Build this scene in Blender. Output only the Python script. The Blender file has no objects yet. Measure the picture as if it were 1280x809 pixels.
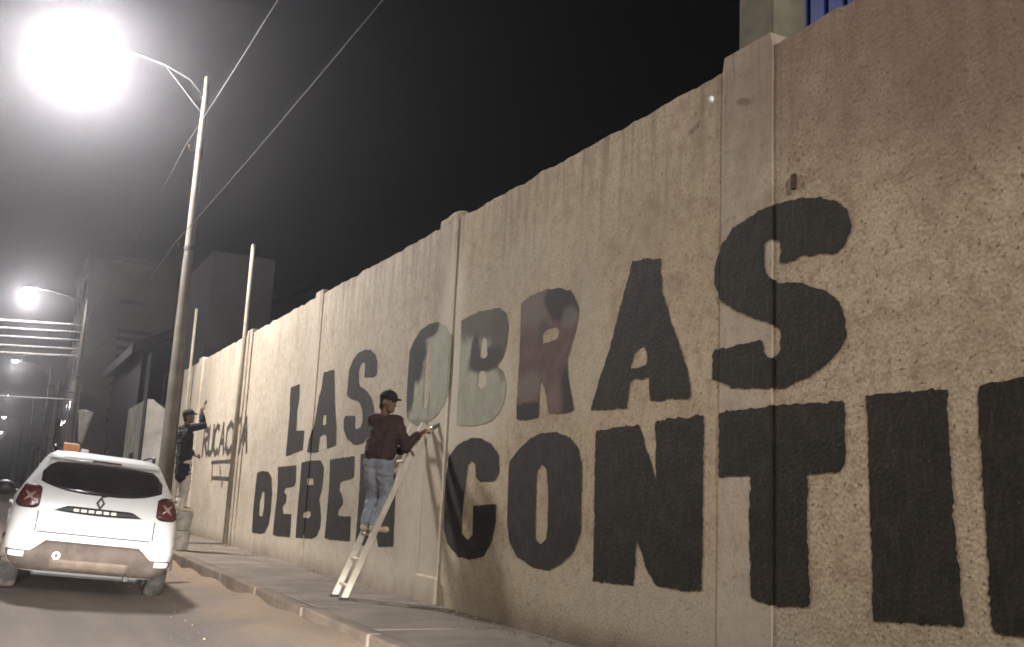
import bpy, bmesh, math, random
from mathutils import Vector, Matrix, noise
from mathutils.geometry import tessellate_polygon

random.seed(7)
SC = bpy.context.scene
COL = SC.collection

# ------------------------------------------------------------------ camera
cam_d = bpy.data.cameras.new('camera')
cam_d.sensor_width = 36.0
cam_d.lens = 36.0 * 1243 / 1280
cam_d.clip_start = 0.05
cam_d.clip_end = 2000
cam = bpy.data.objects.new('camera', cam_d)
COL.objects.link(cam)
YAW, PITCH, ROLL = math.radians(26.87), math.radians(10.15), math.radians(2.75)
_f = Vector((math.sin(YAW) * math.cos(PITCH), math.cos(YAW) * math.cos(PITCH), math.sin(PITCH)))
_r = Vector((math.cos(YAW), -math.sin(YAW), 0))
_u = _r.cross(_f)
_r2 = _r * math.cos(ROLL) + _u * math.sin(ROLL)
_u2 = _u * math.cos(ROLL) - _r * math.sin(ROLL)
cam.matrix_world = Matrix(((_r2.x, _u2.x, -_f.x, 0), (_r2.y, _u2.y, -_f.y, 0), (_r2.z, _u2.z, -_f.z, 1.25), (0, 0, 0, 1)))
SC.camera = cam

# ------------------------------------------------------------------ night sky
world = bpy.data.worlds.new('World')
SC.world = world
world.use_nodes = True
wn = world.node_tree
wn.nodes.clear()
w_out = wn.nodes.new('ShaderNodeOutputWorld')
w_bg = wn.nodes.new('ShaderNodeBackground')
w_sky = wn.nodes.new('ShaderNodeTexSky')
w_sky.sky_type = 'NISHITA'
w_sky.sun_disc = False
w_sky.sun_elevation = math.radians(40)
w_sky.sun_rotation = math.radians(200)
w_sat = wn.nodes.new('ShaderNodeHueSaturation')
w_sat.inputs['Saturation'].default_value = 0.22
wn.links.new(w_sky.outputs[0], w_sat.inputs['Color'])
wn.links.new(w_sat.outputs[0], w_bg.inputs['Color'])
w_bg.inputs['Strength'].default_value = 0.0011
wn.links.new(w_bg.outputs[0], w_out.inputs['Surface'])

# ------------------------------------------------------------------ exposure and renderer
SC.view_settings.view_transform = 'Standard'
SC.view_settings.look = 'None'
SC.view_settings.gamma = 1
SC.view_settings.use_curve_mapping = False
SC.view_settings.exposure = 0.0
SC.render.engine = 'CYCLES'
SC.cycles.use_denoising = True
SC.cycles.max_bounces = 6
SC.cycles.volume_bounces = 0
SC.cycles.sample_clamp_indirect = 4.0
SC.cycles.pixel_filter_type = 'BLACKMAN_HARRIS'
SC.cycles.filter_width = 1.8

LAMP_POWER = 9600.0          # each street lamp
HEADLIGHT_POWER = 9500.0     # each headlight of the car the picture is taken from
HAZE_DENSITY = 0.0016
HAZE_ANISO = 0.90
LAMP_COLOR = (1.0, 0.96, 0.95)

# headlights of the photographer's own car (low beam, wide and flat)
def headlight(x):
    d = bpy.data.lights.new('headlight', 'SPOT')
    d.energy = HEADLIGHT_POWER
    d.color = (1.0, 0.97, 0.93)
    d.spot_size = math.radians(64)
    d.spot_blend = 0.6
    d.shadow_soft_size = 0.22
    o = bpy.data.objects.new('headlight', d)
    COL.objects.link(o)
    o.location = (x, 1.9, 0.68)
    o.rotation_euler = (math.radians(90 - 15.2), 0, math.radians(-3))
    o.scale = (1.15, 0.52, 1.0)
    return o
headlight(-0.85)
headlight(0.35)

# ------------------------------------------------------------------ helpers
def tag(o, label=None, cat=None, group=None, kind=None):
    if label: o['label'] = label
    if cat: o['category'] = cat
    if group: o['group'] = group
    if kind: o['kind'] = kind
    return o

def empty(name, loc=(0, 0, 0), rz=0.0):
    o = bpy.data.objects.new(name, None)
    COL.objects.link(o)
    o.location = loc
    o.rotation_euler = (0, 0, rz)
    o.empty_display_size = 0.2
    return o

class MB:
    """collects shapes; build() links them as one mesh object"""
    def __init__(self):
        self.v, self.f = [], []
    def add(self, vs, fs):
        n = len(self.v)
        self.v += [tuple(p) for p in vs]
        self.f += [tuple(i + n for i in q) for q in fs]
        return self
    def box(self, a, b):
        x0, y0, z0 = a
        x1, y1, z1 = b
        return self.add([(x0, y0, z0), (x1, y0, z0), (x1, y1, z0), (x0, y1, z0), (x0, y0, z1), (x1, y0, z1), (x1, y1, z1), (x0, y1, z1)],
                        [(0, 3, 2, 1), (4, 5, 6, 7), (0, 1, 5, 4), (1, 2, 6, 5), (2, 3, 7, 6), (3, 0, 4, 7)])
    def tube(self, pts, rad, n=10, caps=True):
        pts = [Vector(p) for p in pts]
        if not isinstance(rad, (list, tuple)): rad = [rad] * len(pts)
        vs, fs = [], []
        for i, p in enumerate(pts):
            t = (pts[min(i + 1, len(pts) - 1)] - pts[max(i - 1, 0)]).normalized()
            a = t.cross(Vector((0, 0, 1)) if abs(t.z) < 0.9 else Vector((0, 1, 0))).normalized()
            b = t.cross(a)
            for k in range(n):
                c = 2 * math.pi * k / n
                vs.append(p + (a * math.cos(c) + b * math.sin(c)) * rad[i])
        for i in range(len(pts) - 1):
            for k in range(n):
                fs.append((i * n + k, i * n + (k + 1) % n, (i + 1) * n + (k + 1) % n, (i + 1) * n + k))
        if caps:
            fs.append(tuple(range(n)))
            fs.append(tuple(range((len(pts) - 1) * n + n - 1, (len(pts) - 1) * n - 1, -1)))
        return self.add(vs, fs)
    def ball(self, c, r, n=14, m=10, rot=None):
        if not isinstance(r, (list, tuple)): r = (r, r, r)
        vs, fs = [], []
        for j in range(1, m):
            th = math.pi * j / m
            for k in range(n):
                ph = 2 * math.pi * k / n
                p = Vector((r[0] * math.sin(th) * math.cos(ph), r[1] * math.sin(th) * math.sin(ph), r[2] * math.cos(th)))
                vs.append(p)
        vs.append(Vector((0, 0, r[2])))
        vs.append(Vector((0, 0, -r[2])))
        if rot is not None: vs = [rot @ p for p in vs]
        vs = [p + Vector(c) for p in vs]
        for j in range(m - 2):
            for k in range(n):
                fs.append((j * n + k, (j + 1) * n + k, (j + 1) * n + (k + 1) % n, j * n + (k + 1) % n))
        t, b = len(vs) - 2, len(vs) - 1
        for k in range(n):
            fs.append((t, k, (k + 1) % n))
            fs.append((b, (m - 2) * n + (k + 1) % n, (m - 2) * n + k))
        return self.add(vs, fs)
    def limb(self, a, b, ra, rb, n=12):
        """a tapered capsule"""
        a, b = Vector(a), Vector(b)
        self.tube([a.lerp(b, t) for t in (0, .25, .5, .75, 1)], [ra + (rb - ra) * t for t in (0, .25, .5, .75, 1)], n)
        self.ball(a, ra, n, 8)
        return self.ball(b, rb, n, 8)
    def prism_x(self, poly, x0, x1):
        """a polygon given as (y, z) extruded along x"""
        n = len(poly)
        vs = [(x0, y, z) for y, z in poly] + [(x1, y, z) for y, z in poly]
        tri = tessellate_polygon([[Vector((y, z, 0)) for y, z in poly]])
        fs = [tuple(t) for t in tri] + [tuple(i + n for i in reversed(t)) for t in tri]
        fs += [(i, (i + 1) % n, (i + 1) % n + n, i + n) for i in range(n)]
        return self.add(vs, fs)
    def build(self, name, m, parent=None, smooth=False, bevel=0.0, seg=2):
        me = bpy.data.meshes.new(name)
        me.from_pydata(self.v, [], self.f)
        bm = bmesh.new()
        bm.from_mesh(me)
        bmesh.ops.recalc_face_normals(bm, faces=bm.faces)
        if bevel > 0:
            es = [e for e in bm.edges if len(e.link_faces) == 2 and e.calc_face_angle(0) > 0.6]
            bmesh.ops.bevel(bm, geom=es, offset=bevel, segments=seg, affect='EDGES', profile=0.6)
        bm.to_mesh(me)
        bm.free()
        if smooth:
            for p in me.polygons: p.use_smooth = True
        me.materials.append(m)
        o = bpy.data.objects.new(name, me)
        COL.objects.link(o)
        if parent is not None: o.parent = parent
        return o

def copy_tree(o, parent=None):
    c = o.copy()
    COL.objects.link(c)
    c.parent = parent
    for ch in list(o.children): copy_tree(ch, c)
    return c

# ------------------------------------------------------------------ procedural materials
class NT:
    def __init__(self, name):
        self.m = bpy.data.materials.new(name)
        self.m.use_nodes = True
        self.t = self.m.node_tree
        self.b = self.t.nodes['Principled BSDF']
        self.geo = None
    def n(self, kind, **kw):
        x = self.t.nodes.new(kind)
        for k, v in kw.items(): setattr(x, k, v)
        return x
    def l(self, a, b): self.t.links.new(a, b)
    def put(self, sock, v):
        if hasattr(v, 'is_linked') or isinstance(v, bpy.types.NodeSocket): self.l(v, sock)
        else: sock.default_value = v
    def pos(self, obj=False):
        if obj:
            return self.n('ShaderNodeTexCoord').outputs['Object']
        if self.geo is None: self.geo = self.n('ShaderNodeNewGeometry').outputs['Position']
        return self.geo
    def scaled(self, v, s):
        x = self.n('ShaderNodeVectorMath', operation='MULTIPLY')
        self.l(v, x.inputs[0])
        x.inputs[1].default_value = s
        return x.outputs[0]
    def noise(self, v, scale, detail=4, rough=0.55):
        x = self.n('ShaderNodeTexNoise')
        self.l(v, x.inputs['Vector'])
        x.inputs['Scale'].default_value = scale
        x.inputs['Detail'].default_value = detail
        x.inputs['Roughness'].default_value = rough
        return x.outputs['Fac']
    def voro(self, v, scale):
        x = self.n('ShaderNodeTexVoronoi')
        self.l(v, x.inputs['Vector'])
        x.inputs['Scale'].default_value = scale
        return x.outputs['Distance']
    def ramp(self, v, a, b, c=0.0, d=1.0, smooth=True):
        x = self.n('ShaderNodeMapRange')
        if smooth: x.interpolation_type = 'SMOOTHSTEP'
        self.put(x.inputs['Value'], v)
        x.inputs['From Min'].default_value = a
        x.inputs['From Max'].default_value = b
        x.inputs['To Min'].default_value = c
        x.inputs['To Max'].default_value = d
        return x.outputs[0]
    def math(self, op, a, b=0.0):
        x = self.n('ShaderNodeMath', operation=op)
        self.put(x.inputs[0], a)
        self.put(x.inputs[1], b)
        return x.outputs[0]
    def mix(self, fac, a, b):
        x = self.n('ShaderNodeMix', data_type='RGBA')
        self.put(x.inputs[0], fac)
        for s, v in ((x.inputs[6], a), (x.inputs[7], b)):
            if isinstance(v, (tuple, list)): s.default_value = (v[0], v[1], v[2], 1)
            else: self.l(v, s)
        return x.outputs[2]
    def blob(self, y, z, ry, rz, soft=0.5, wob=0.5, scale=3.0):
        """a soft stain on the wall, round (y, z) in metres"""
        s = self.n('ShaderNodeSeparateXYZ')
        self.l(self.pos(), s.inputs[0])
        a = self.math('DIVIDE', self.math('SUBTRACT', s.outputs[1], y), ry)
        b = self.math('DIVIDE', self.math('SUBTRACT', s.outputs[2], z), rz)
        d = self.math('SQRT', self.math('ADD', self.math('MULTIPLY', a, a), self.math('MULTIPLY', b, b)))
        nz = self.math('MULTIPLY', self.math('SUBTRACT', self.noise(self.pos(), scale, 4), 0.5), wob * 2)
        return self.ramp(self.math('ADD', d, nz), 1.0 - soft, 1.0 + soft, 1.0, 0.0)
    def bump(self, h, strength=0.3, dist=0.02):
        x = self.n('ShaderNodeBump')
        x.inputs['Strength'].default_value = strength
        x.inputs['Distance'].default_value = dist
        self.l(h, x.inputs['Height'])
        self.l(x.outputs[0], self.b.inputs['Normal'])
    def done(self, color, rough=0.8, spec=0.3, metal=0.0):
        if isinstance(color, (tuple, list)): self.b.inputs['Base Color'].default_value = (color[0], color[1], color[2], 1)
        else: self.l(color, self.b.inputs['Base Color'])
        self.put(self.b.inputs['Roughness'], rough)
        self.b.inputs['Specular IOR Level'].default_value = spec
        self.b.inputs['Metallic'].default_value = metal
        return self.m

def plain(name, c, rough=0.7, spec=0.3, metal=0.0, var=0.25, scale=6.0, bump=0.15, bscale=60.0, obj=True, dirt=None):
    t = NT(name)
    p = t.pos(obj)
    n1 = t.noise(p, scale, 5)
    col = t.mix(t.ramp(n1, 0.3, 0.7), tuple(x * (1 - var) for x in c), tuple(min(1, x * (1 + var)) for x in c))
    if dirt:
        col = t.mix(t.ramp(t.noise(p, scale * 0.37, 6, 0.7), 0.48, 0.7), col, dirt)
    if bump: t.bump(t.noise(p, bscale, 3), bump, 0.01)
    return t.done(col, rough, spec, metal)

def stucco(name, coarse, light=(0.535, 0.445, 0.308), white=1.0, smoothp=False):
    t = NT(name)
    p = t.pos()
    big = t.noise(p, 0.55, 5, 0.6)
    mid = t.noise(p, 4.5, 6, 0.65)
    fine = t.noise(p, 46, 5, 0.75)
    grit = t.noise(p, 17, 3, 0.6)
    col = t.mix(t.ramp(big, 0.32, 0.68), tuple(x * 0.84 for x in light), tuple(x * 1.1 for x in light))
    col = t.mix(t.ramp(mid, 0.35, 0.75, 0, 0.35), col, (0.30, 0.22, 0.15))
    col = t.mix(t.ramp(fine, 0.38, 0.72, 0.0, 0.30 + 0.30 * coarse), col, (0.20, 0.145, 0.10))
    col = t.mix(t.ramp(grit, 0.55, 0.78, 0.0, 0.6 * coarse), col, (0.56, 0.45, 0.34))
    blot = t.noise(p, 9.0, 5, 0.7)
    col = t.mix(t.ramp(blot, 0.50, 0.66, 0.0, 0.22 + 0.22 * coarse), col, (0.27, 0.19, 0.11))
    col = t.mix(t.ramp(blot, 0.34, 0.48, 0.16 + 0.2 * coarse, 0.0), col, (0.56, 0.48, 0.32))
    pit = t.noise(t.scaled(p, (1, 1, 1.25)), 27.0, 2, 0.5)
    col = t.mix(t.ramp(pit, 0.62, 0.70, 0.0, 0.35 + 0.4 * coarse), col, (0.12, 0.085, 0.06))
    col = t.mix(t.ramp(t.noise(p, 1.7, 6, 0.7), 0.52, 0.66, 0.0, 0.3), col, (0.27, 0.205, 0.145))
    # rain streaks running down from the top of the wall
    sv = t.scaled(p, (1, 5.0, 0.35))
    streak = t.noise(sv, 1.6, 5, 0.65)
    sx = t.n('ShaderNodeSeparateXYZ')
    t.l(p, sx.inputs[0])
    hi = t.ramp(sx.outputs[2], 3.0, 4.5)
    col = t.mix(t.math('MULTIPLY', t.ramp(streak, 0.45, 0.68), t.math('MULTIPLY', hi, 0.55)), col, (0.15, 0.11, 0.085))
    # splashed dirt along the foot of the wall
    lo = t.ramp(t.math('ADD', sx.outputs[2], t.math('MULTIPLY', mid, 0.55)), 0.30, 0.72, 0.8, 0.0)
    col = t.mix(lo, col, (0.16, 0.125, 0.095))
    # reddish brown patch high on the near panel
    col = t.mix(t.math('MULTIPLY', t.blob(2.9, 4.35, 2.1, 1.15, 0.5, 0.5, 1.6), 0.75), col, (0.19, 0.125, 0.095))
    # soft-edged pale patches mixed into the wall colour
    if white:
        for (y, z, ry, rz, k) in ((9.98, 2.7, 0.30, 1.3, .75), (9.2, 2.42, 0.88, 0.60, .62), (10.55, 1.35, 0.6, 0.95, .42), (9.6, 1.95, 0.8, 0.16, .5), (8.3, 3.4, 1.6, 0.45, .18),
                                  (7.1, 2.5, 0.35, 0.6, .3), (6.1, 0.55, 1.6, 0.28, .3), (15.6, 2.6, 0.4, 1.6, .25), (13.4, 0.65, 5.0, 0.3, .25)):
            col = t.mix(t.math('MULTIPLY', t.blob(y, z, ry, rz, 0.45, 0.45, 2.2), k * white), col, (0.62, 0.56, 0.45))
    h = t.math('ADD', t.math('MULTIPLY', fine, 0.6), t.math('MULTIPLY', t.voro(p, 38), 0.5 * coarse))
    h = t.math('ADD', h, t.math('MULTIPLY', mid, 0.8))
    t.bump(h, 0.16 + 0.26 * coarse, 0.02)
    return t.done(col, 0.92, 0.15)

def letter_paint(name, base, blobs=(), var=0.25, coarse=0.5):
    t = NT(name)
    p = t.pos()
    col = t.mix(t.ramp(t.noise(p, 7, 6, 0.65), 0.35, 0.7), tuple(x * (1 - var) for x in base), tuple(x * (1 + var) for x in base))
    for (y, z, ry, rz, soft, k, c) in blobs:
        col = t.mix(t.math('MULTIPLY', t.blob(y, z, ry, rz, soft, 0.35, 3.5), k), col, c)
    if base[0] < 0.09:
        bs = t.noise(t.scaled(p, (1, 3.0, 0.7)), 9, 5, 0.7)
        col = t.mix(t.ramp(bs, 0.5, 0.7, 0, 0.5), col, tuple(min(1, x * 1.9 + 0.012) for x in base))
    # pin-holes where the rough plaster shows through
    col = t.mix(t.ramp(t.noise(p, 60, 3, 0.7), 0.60, 0.74, 0, 0.45 * coarse), col, (0.26, 0.2, 0.14))
    h = t.math('ADD', t.math('MULTIPLY', t.noise(p, 46, 4, 0.7), 0.6), t.math('MULTIPLY', t.voro(p, 38), 0.5 * coarse))
    t.bump(h, 0.16 + 0.12 * coarse, 0.02)
    return t.done(col, 0.8, 0.2)

def emit(name, c, s):
    t = NT(name)
    t.b.inputs['Emission Color'].default_value = (c[0], c[1], c[2], 1)
    t.b.inputs['Emission Strength'].default_value = s
    return t.done((0.8, 0.8, 0.8), 0.3)

M = {}
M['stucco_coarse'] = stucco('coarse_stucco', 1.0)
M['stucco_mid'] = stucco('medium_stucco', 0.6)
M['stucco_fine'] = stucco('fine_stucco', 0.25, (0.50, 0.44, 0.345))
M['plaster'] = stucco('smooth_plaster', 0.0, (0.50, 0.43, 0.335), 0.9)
M['concrete'] = plain('weathered_concrete', (0.14, 0.125, 0.088), 0.9, 0.2, 0, 0.25, 3.0, 0.3, 40, False, (0.08, 0.07, 0.05))
M['pole'] = plain('pole_concrete', (0.13, 0.115, 0.096), 0.9, 0.2, 0, 0.2, 2.0, 0.2, 50, False, (0.10, 0.085, 0.07))
M['galv'] = plain('galvanised_steel', (0.06, 0.06, 0.06), 0.7, 0.4, 0.3, 0.15, 5, 0.05)
M['post'] = plain('yellowed_steel_post', (0.24, 0.21, 0.16), 0.7, 0.3, 0.0, 0.2, 3, 0.1, 60, False, (0.22, 0.17, 0.10))
M['cable'] = plain('cable_sheath', (0.06, 0.057, 0.055), 0.7, 0.3, 0, 0.2, 8, 0)
M['pale_cable'] = plain('pale_cable_sheath', (0.5, 0.48, 0.46), 0.6, 0.4, 0, 0.2, 8, 0)
M['white_metal'] = plain('white_painted_metal', (0.50, 0.46, 0.39), 0.5, 0.4, 0, 0.1, 8, 0.05, 60, True, (0.3, 0.25, 0.19))
M['alu'] = plain('bare_aluminium', (0.52, 0.46, 0.37), 0.6, 0.4, 0.1, 0.12, 8, 0.05)
M['dark_bld'] = plain('grimy_dark_render', (0.016, 0.0145, 0.014), 0.9, 0.2, 0, 0.3, 0.6, 0.3, 20, False, (0.011, 0.01, 0.01))
M['grey_bld'] = plain('grey_render', (0.17, 0.145, 0.138), 0.9, 0.2, 0, 0.15, 0.3, 0.2, 20, False, (0.12, 0.10, 0.095))
M['slat'] = plain('dark_louvre', (0.05, 0.045, 0.045), 0.6, 0.3)
M['glass_dark'] = plain('dark_window_glass', (0.02, 0.02, 0.022), 0.12, 0.5, 0, 0.1, 3, 0)
M['blue'] = plain('blue_painted_sheet', (0.008, 0.018, 0.12), 0.55, 0.4, 0, 0.2, 2, 0.1, 30, False)
M['pale_wall'] = plain('pale_limewash', (0.50, 0.46, 0.39), 0.9, 0.2, 0, 0.2, 1.2, 0.3, 25, False, (0.3, 0.26, 0.2))
M['lens'] = emit('lit_lamp_glass', (1.0, 0.97, 0.92), 60.0)

# ------------------------------------------------------------------ the setting
def structure(o): return tag(o, kind='structure')

def road_z(x):
    return 0.06 - 0.048 * (x + 1.0) if x > -1.0 else 0.06 + 0.03 * (x + 1.0)

def ground_mat():
    t = NT('packed_earth')
    p = t.pos()
    col = t.mix(t.ramp(t.noise(p, 0.6, 6), 0.3, 0.7), (0.10, 0.08, 0.06), (0.17, 0.14, 0.105))
    t.bump(t.noise(p, 12, 5), 0.4, 0.03)
    return t.done(col, 0.95, 0.1)

def road_mat():
    t = NT('dusty_asphalt')
    p = t.pos()
    sx = t.n('ShaderNodeSeparateXYZ')
    t.l(p, sx.inputs[0])
    agg = t.noise(p, 70, 3, 0.7)
    col = t.mix(t.ramp(agg, 0.3, 0.75), (0.08, 0.066, 0.056), (0.165, 0.132, 0.106))
    col = t.mix(t.ramp(t.noise(t.scaled(p, (2.2, 0.25, 1)), 1.5, 5, 0.6), 0.35, 0.7, 0, 0.6), col, (0.165, 0.128, 0.10))
    # dust and sand swept towards the gutter, in uneven drifts
    g = t.math('ADD', sx.outputs[0], t.math('MULTIPLY', t.math('SUBTRACT', t.noise(t.scaled(p, (1, 0.6, 1)), 1.1, 6, 0.65), 0.5), 2.6))
    col = t.mix(t.ramp(g, 1.7, 3.0, 0, 0.9), col, (0.20, 0.14, 0.085))
    col = t.mix(t.ramp(t.noise(p, 5.0, 5, 0.7), 0.58, 0.74, 0, 0.55), col, (0.055, 0.045, 0.04))
    h = t.math('ADD', t.math('MULTIPLY', agg, 0.5), t.math('MULTIPLY', t.noise(p, 9, 5), 1.0))
    t.bump(h, 0.5, 0.02)
    return t.done(col, t.ramp(agg, 0.3, 0.7, 0.75, 0.95), 0.25)

def walk_mat(c, name):
    t = NT(name)
    p = t.pos()
    col = t.mix(t.ramp(t.noise(p, 2.0, 6, 0.65), 0.3, 0.72), tuple(x * 0.72 for x in c), tuple(x * 1.2 for x in c))
    col = t.mix(t.ramp(t.noise(p, 55, 3, 0.7), 0.45, 0.75, 0, 0.4), col, (0.1, 0.08, 0.065))
    col = t.mix(t.ramp(t.noise(p, 0.9, 5, 0.7), 0.5, 0.68, 0, 0.6), col, (0.12, 0.095, 0.075))
    t.bump(t.math('ADD', t.noise(p, 60, 3), t.math('MULTIPLY', t.noise(p, 7, 4), 1.2)), 0.4, 0.015)
    return t.done(col, 0.9, 0.2)

M['ground'] = ground_mat()
M['road'] = road_mat()
M['walk'] = walk_mat((0.175, 0.145, 0.115), 'worn_pavement_concrete')
M['kerb'] = walk_mat((0.17, 0.13, 0.098), 'kerb_concrete')

structure(MB().box((-380, -70, -0.6), (420, 420, -0.45)).build('ground', M['ground']))
structure(MB().box((4.62, -60, -0.3), (60, 400, 0.08)).build('yard', M['ground']))
xs = [-9 + 0.2 * i for i in range(60)] + [2.83]
xs = [x for x in xs if x < 2.82] + [2.83]
ys = [-60, -20, 0, 3] + [4 + 0.25 * i for i in range(80)] + [26, 30, 40, 60, 100, 200, 400]
rv, rf = [], []
for y in ys:
    for x in xs:
        near = 1.0 if 3 <= y <= 26 else 0.0
        z = road_z(x) + near * 0.012 * (noise.noise(Vector((x * 0.9, y * 0.5, 3.0))) + 0.6 * noise.noise(Vector((x * 2.5, y * 2.0, 9.0))))
        if near and x > 1.9: z += 0.21 * (x - 1.9) * (0.85 + 0.45 * noise.noise(Vector((x * 1.3, y * 0.8, 1.0))))
        rv.append((x, y, z))
for j in range(len(ys) - 1):
    for i in range(len(xs) - 1):
        a = j * len(xs) + i
        rf.append((a, a + 1, a + 1 + len(xs), a + len(xs)))
structure(MB().add(rv, rf).build('road', M['road'], None, True))
# far pavement and kerb on the other side of the street
structure(MB().box((-11.5, -60, -0.44), (-9.0, 400, 0.0)).build('pavement_left', M['walk']))
# near pavement: slabs with open joints over a bed, each slab a piece
walk = structure(MB().box((2.97, -60, -0.44), (4.6, 400, 0.10)).build('pavement_right', M['walk']))
y = 2.0
k = 0
while y < 40:
    L = 1.55 + 0.1 * math.sin(k * 2.1)
    dz = 0.006 * math.sin(k * 1.7)
    MB().box((2.985, y + 0.004, 0.05), (4.34, y + L - 0.004, 0.14 + dz)).build('slab', M['walk'], walk, False, 0.008, 1)
    y += L
    k += 1
kerb = structure(MB().box((2.835, -60, -0.44), (2.965, 1.99, 0.145)).build('kerb', M['kerb']))
y = 2.0
k = 0
while y < 44:
    L = 0.98
    dx = 0.008 * math.sin(k * 2.9)
    MB().box((2.83 + dx, y + 0.006, -0.3), (2.972 + dx, y + L - 0.006, 0.147 + 0.006 * math.sin(k * 1.3))).build('kerb_stone', M['kerb'], kerb, False, 0.022, 2)
    y += L
    k += 1
MB().box((2.835, y, -0.44), (2.965, 400, 0.145)).build('kerb_run', M['kerb'], kerb)

# ------------------------------------------------------------------ the long painted wall
XW = 4.33
wall = empty('boundary_wall', (XW, 0, 0.14))
tag(wall, 'long tall beige stucco street wall painted with huge black capital letters', 'wall')
def wp(o):
    o.parent = wall
    o.matrix_parent_inverse = Matrix.Translation((-XW, 0, -0.14))
    return o
PIL = [(-0.4, 0.2, 0.05), (4.84, 5.36, 0.008), (10.0, 10.48, 0.022), (15.2, 15.62, 0.014), (20.02, 20.5, 0.03), (25.4, 25.9, 0.03)]
HW = 4.37
edges = [-6.0]
for a, b, d in PIL: edges += [a, b]
edges.append(28.3)
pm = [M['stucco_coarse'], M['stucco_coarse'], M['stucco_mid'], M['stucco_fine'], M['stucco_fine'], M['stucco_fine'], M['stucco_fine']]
for i in range(0, len(edges), 2):
    y0, y1 = edges[i] - 0.0, edges[i + 1] + 0.0
    n = max(6, int((y1 - y0) / 0.06))
    topz = [(y1 + (y0 - y1) * j / n, HW + 0.03 * noise.noise(Vector((j * 0.17, i, 0))) + 0.02 * noise.noise(Vector((j * 0.7, i, 4)))) for j in range(n + 1)]
    poly = [(y0, 0.02), (y1, 0.02)] + topz
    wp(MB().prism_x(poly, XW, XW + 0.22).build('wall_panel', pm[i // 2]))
for j, (a, b, d) in enumerate(PIL):
    top = HW + (0.07 if j != 1 else 0.10)
    m = MB()
    n = 24
    # slightly uneven shaft
    poly = [(a, 0.02), (b, 0.02)] + [(b + 0.006 * noise.noise(Vector((q * .5, j, 1))), 0.02 + (top - 0.12) * q / n) for q in range(1, n)] + \
           [(b, top - 0.1), (b - 0.02, top)] + [(a + 0.02, top), (a, top - 0.1)] + \
           [(a + 0.006 * noise.noise(Vector((q * .5, j, 5))), 0.02 + (top - 0.12) * q / n) for q in range(n - 1, 0, -1)]
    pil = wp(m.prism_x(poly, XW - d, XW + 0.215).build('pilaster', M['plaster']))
    if j == 2:
        cap = MB().ball((XW + 0.10, (a + b) / 2 - 0.04, top - 0.05), (0.13, 0.25, 0.13), 16, 10).build('cap', M['stucco_mid'], pil, True)
        foot = MB().box((XW - d - 0.035, a - 0.04, 0.1), (XW - d + 0.01, b + 0.03, 0.42)).build('footing', M['plaster'], pil, False, 0.015)

def face_x(y):
    for a, b, d in PIL:
        if a <= y <= b: return XW - d
    return XW

def resample(poly, step, jit, seed):
    out = []
    n = len(poly)
    for i in range(n):
        a, b = Vector(poly[i]), Vector(poly[(i + 1) % n])
        L = (b - a).length
        q = max(1, int(L / step))
        for k in range(q):
            p = a.lerp(b, k / q)
            # the brush follows the line unevenly
            nx = noise.noise(Vector((p.x * 9, p.y * 9, seed))) * 0.55 + noise.noise(Vector((p.x * 34, p.y * 34, seed + 5))) * 0.6
            ny = noise.noise(Vector((p.x * 9, p.y * 9, seed + 11))) * 0.55 + noise.noise(Vector((p.x * 34, p.y * 34, seed + 17))) * 0.6
            out.append(Vector((p.x + jit * nx, p.y + jit * ny)))
    return out

def rounded(poly, it=1):
    """cut the hard corners of a traced outline a little"""
    for _ in range(it):
        out = []
        n = len(poly)
        for i in range(n):
            a, b = Vector(poly[i]), Vector(poly[(i + 1) % n])
            L = (b - a).length
            t = min(0.2, 0.012 / max(L, 1e-6))
            out += [a.lerp(b, t), a.lerp(b, 1 - t)]
        poly = out
    return poly

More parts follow.
